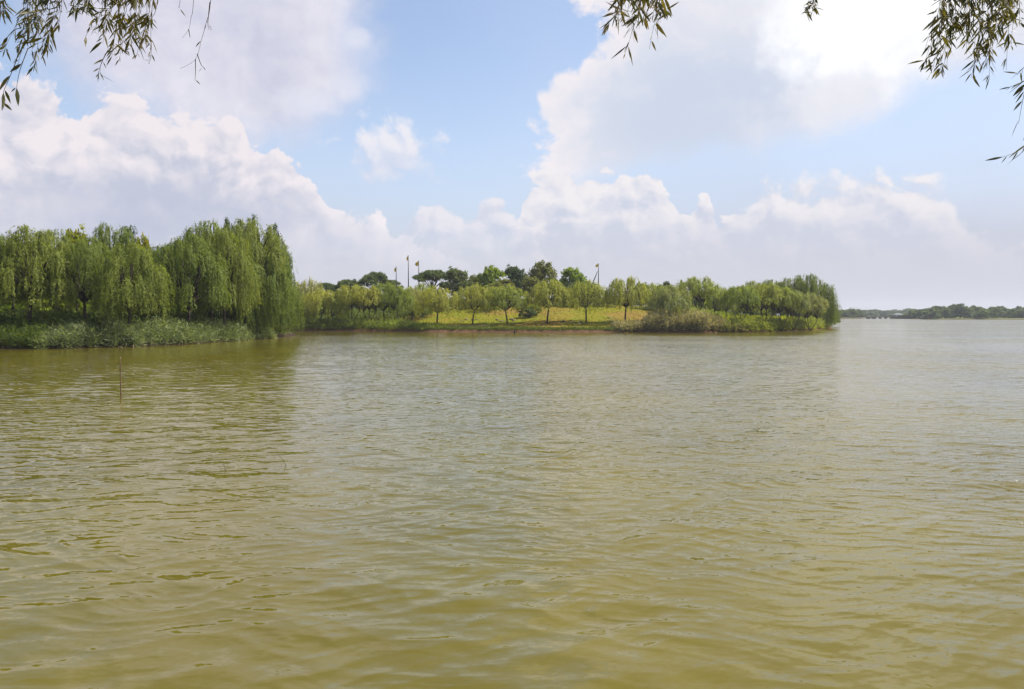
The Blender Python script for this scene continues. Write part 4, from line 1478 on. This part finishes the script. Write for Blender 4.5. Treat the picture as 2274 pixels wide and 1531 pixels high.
rocks = [rock_mesh(i) for i in range(3)]
spots = [(1025, 713), (1036, 711), (1050, 712), (1058, 711), (1104, 712), (1113, 715), (1118, 713), (1136, 711), (1141, 713), (1250, 715), (1268, 713), (1290, 717), (1352, 708), (1346, 717), (1360, 716), (1286, 720)]
for i, (px, py) in enumerate(spots):
    # walk the view ray down to the lawn
    Y = 116.0
    while Y < 150 and hz(h_cent, X(px, Y), Y) < Zat(py, Y): Y += 0.4
    x = X(px, Y, 1.2)
    o = bpy.data.objects.new('rock', rocks[i % 3])
    COL.objects.link(o)
    s = 0.22 + 0.16 * ((i * 37) % 10) / 10
    o.location = (x, Y, hz(h_cent, x, Y) + s * 0.1)
    o.scale = (s * 1.3, s, s)
    o.rotation_euler.z = i * 1.3
    where = 'left of the trunk leaning right' if px < 1045 else 'just right of the trunk leaning right' if px < 1070 else 'left of the second lawn willow trunk' if px < 1122 else 'right of the second lawn willow trunk' if px < 1160 else 'by the straight slim trunk' if px < 1300 else 'left of the willow by the red brown reeds'
    tag(o, 'brown stone lying on the lawn ' + where, 'rock', 'stones on the lawn ' + where)

gx, gy = gnd(1143, 740.5)
e = MB().tube([(gx, gy, -0.5), (gx, gy, 0.2), (gx + .02, gy, 0.42)], [0.12, 0.12, 0.1], 8).build('wooden_post', M['bark'])
tag(e, 'short dark wooden post in the water by the lawn bank', 'post')
pp = []
for px in range(975, 1095, 8):
    Y = 122.3 + 0.15 * math.sin(px * 0.05)
    x = X(px, Y)
    pp.append((x, Y, hz(h_cent, x, Y) + 0.12))
o = MB().tube(pp, [0.02] * len(pp), 6).build('hose', M['wall_pale'])
tag(o, 'thin pale hose lying along the grass bank below the lawn', 'hose')


# ------------------------------------------------------------------ overhanging willow branches close to the camera
def branch(label, stems, seed, Y=4.5, leaf=0.072, dens=30.0, name='willow_branch', lw=0.16):
    """stems: list of (pixel polyline from the top down, leafiness 0..1)"""
    r = random.Random(seed)
    rng = np.random.default_rng(seed)
    e = None
    mb = MB()
    LV, LF = [], []
    for pl, leafy in stems:
        yy = Y + r.uniform(-0.35, 0.35)
        pts = []
        for k, (px, py) in enumerate(pl):
            pts.append(at(px, py, yy + 0.05 * math.sin(k * 1.7 + seed)))
        if pl[0][1] <= 2:                          # carries on upwards beyond the frame
            pts.insert(0, pts[0] + (pts[0] - pts[1]).normalized() * 0.25 + Vector((0, 0, .35)))
        # smooth resample
        fine = []
        for i in range(len(pts) - 1):
            p0, p1, p2, p3 = pts[max(i - 1, 0)], pts[i], pts[i + 1], pts[min(i + 2, len(pts) - 1)]
            n = max(2, int((p2 - p1).length / 0.02))
            for j in range(n):
                t = j / n
                fine.append(0.5 * ((2 * p1) + (p2 - p0) * t + (2 * p0 - 5 * p1 + 4 * p2 - p3) * t * t + (3 * p1 - p0 - 3 * p2 + p3) * t ** 3))
        fine.append(pts[-1])
        n = len(fine)
        rad = [0.0026 - 0.0019 * i / n for i in range(n)]
        if e is None:
            e = empty(name, tuple(fine[0]))
        off = Vector(e.location)
        mb.tube([p - off for p in fine], rad, 5)
        total = sum((fine[i + 1] - fine[i]).length for i in range(n - 1))
        nl = int(total * dens * leafy + 0.5)
        for q in range(nl):
            t = r.random() ** 0.85
            i = min(n - 2, int(t * (n - 1)))
            p = fine[i] - off
            tan = (fine[i + 1] - fine[i]).normalized()
            s = Vector((r.gauss(0, 1), r.gauss(0, .8), r.gauss(0, .45))).normalized()
            ax = (tan * r.uniform(0.35, 1.1) + s * 0.75 + Vector((-0.12, 0, -0.35))).normalized()
            L = leaf * r.choice((r.uniform(0.35, 0.8), r.uniform(0.6, 1.25)))
            W = L * lw * r.uniform(0.75, 1.25)
            side = ax.cross(Vector((r.gauss(0, 1), r.gauss(0, 1), r.gauss(0, 1)))).normalized()
            nn = side.cross(ax)
            curl = r.uniform(-0.12, 0.25) * L
            base = len(LV)
            prof = ((0.0, 0.06), (0.16, 0.62), (0.40, 1.0), (0.68, 0.72), (0.88, 0.3), (1.0, 0.02))
            down = Vector((0, 0, -1))
            for a, b in prof:
                c = p + ax * (0.008 + L * a) + (nn * 0.4 + down * 0.6) * curl * a * a
                LV.append(c + side * W / 2 * b)
                LV.append(c + nn * W * 0.10 * b)
                LV.append(c - side * W / 2 * b)
            for k in range(5):
                b0 = base + k * 3
                LF.append((b0, b0 + 1, b0 + 4, b0 + 3))
                LF.append((b0 + 1, b0 + 2, b0 + 5, b0 + 4))
    mb.build('stem', M['twig'], e)
    link('leaves', mesh_np('leaves', np.array([tuple(v) for v in LV]), np.array(LF), True), M['fg_leaf'], e)
    tag(e, label, 'branch', 'willow branches hanging into the top of the view')
    return e


def spray(x0, x1, y1, n, seed, slant=-0.2, ytop=0):
    """n random drooping stems between columns x0..x1 reaching down to about y1"""
    r = random.Random(seed)
    out = []
    for i in range(n):
        x = x0 + (x1 - x0) * (i + r.random()) / n
        y = y1 * r.uniform(0.45, 1.0)
        sl = slant + r.uniform(-.18, .18)
        pl = [(x, ytop), (x + sl * y * 0.35, ytop + (y - ytop) * 0.4), (x + sl * y * 0.8, ytop + (y - ytop) * 0.75), (x + sl * y * 1.05, y)]
        out.append((pl, r.uniform(0.8, 1.2)))
    return out


branch('small leaf tuft in the extreme top left corner of the photo', spray(0, 12, 42, 3, 1, 0.0), 1, dens=55)
branch('dense dark willow branch hanging in the top left corner', spray(48, 138, 122, 12, 2, -0.22) + [([(62, 0), (58, 60), (50, 105), (35, 160)], .35), ([(78, 0), (85, 70), (80, 130), (70, 158)], .9)], 2, dens=62)
branch('long bare willow stems with a few big leaves at the left photo edge', [([(48, 62), (28, 70), (0, 104)], .12), ([(46, 92), (36, 135), (18, 180), (8, 205), (3, 245)], .35), ([(62, 108), (50, 140), (42, 165), (36, 200)], .45)], 3, leaf=0.10, dens=30, lw=0.26)
branch('broad dense willow branch, second from the top left corner', spray(228, 345, 145, 16, 4, -0.22) + [([(240, 112), (230, 130), (222, 150), (217, 168)], 1.0), ([(350, 0), (338, 40), (335, 70), (336, 125), (330, 140)], .8), ([(262, 0), (228, 20), (205, 50), (186, 92)], .7)], 4, dens=66)
branch('short willow tuft at the top edge between the two dense left branches', spray(158, 208, 30, 5, 5, -0.1), 5, dens=60)
branch('almost bare forked willow twigs hanging at the top', [([(430, 0), (424, 40), (419, 66), (405, 84)], .06), ([(419, 66), (422, 84)], .1), ([(468, 0), (458, 50), (447, 90), (434, 132), (400, 153)], .22), ([(434, 132), (434, 160), (433, 180)], .3),
        ([(438, 120), (447, 145), (455, 152)], .5), ([(466, 5), (462, 45), (462, 58), (464, 66)], .3), ([(400, 0), (396, 14)], .1)], 6, dens=26, leaf=0.05)
branch('willow branch with long leaves hanging at the top right of centre', spray(1365, 1480, 66, 12, 7, -0.15) + [([(1421, 0), (1416, 35), (1404, 70), (1395, 100), (1385, 128)], 1.0), ([(1458, 0), (1456, 40), (1448, 75), (1442, 110)], .8), ([(1376, 0), (1368, 28), (1352, 52), (1348, 66)], 1.0), ([(1470, 0), (1482, 18), (1486, 32)], .7)], 7, leaf=0.095, dens=48)
branch('tiny leaf tuft at the top edge right of centre', spray(1796, 1814, 32, 4, 8, -0.1), 8, dens=60, leaf=0.06)
branch('large dense willow branch filling the top right corner', spray(2085, 2255, 178, 27, 9, -0.16) + [([(2094, 40), (2075, 110), (2058, 132)], 1.0), ([(2100, 0), (2085, 90), (2072, 150), (2058, 178)], .6), ([(2190, 60), (2200, 100), (2180, 150)], 1.1)] + spray(2210, 2270, 70, 6, 19, -0.1), 9, leaf=0.074, dens=62)
branch('willow branch cut by the right photo edge under the corner', [([(2290, 100), (2284, 150), (2276, 200), (2268, 240), (2262, 275)], .9), ([(2276, 180), (2262, 186), (2240, 195)], .8), ([(2300, 250), (2285, 310), (2262, 335), (2225, 350)], .7), ([(2295, 270), (2275, 330), (2254, 352)], .8), ([(2290, 140), (2272, 152), (2258, 168)], .9)], 10, leaf=0.09, dens=34)


# ------------------------------------------------------------------ haze
def build_haze():
    m, nt, out = new_mat('haze_air')
    v = nt.nodes.new('ShaderNodeVolumePrincipled')
    v.inputs['Color'].default_value = (0.86, 0.90, 1.0, 1)
    v.inputs['Density'].default_value = 0.0002
    v.inputs['Anisotropy'].default_value = 0.2
    nt.links.new(v.outputs[0], out.inputs['Volume'])
    o = MB().box((100, 740, 12), (6000, 1720, 30)).build('haze', m, None, False)
    o.display_type = 'WIRE'
    tag(o, 'faint pale summer haze over the lake and its far shore', 'haze', kind='stuff')


build_haze()
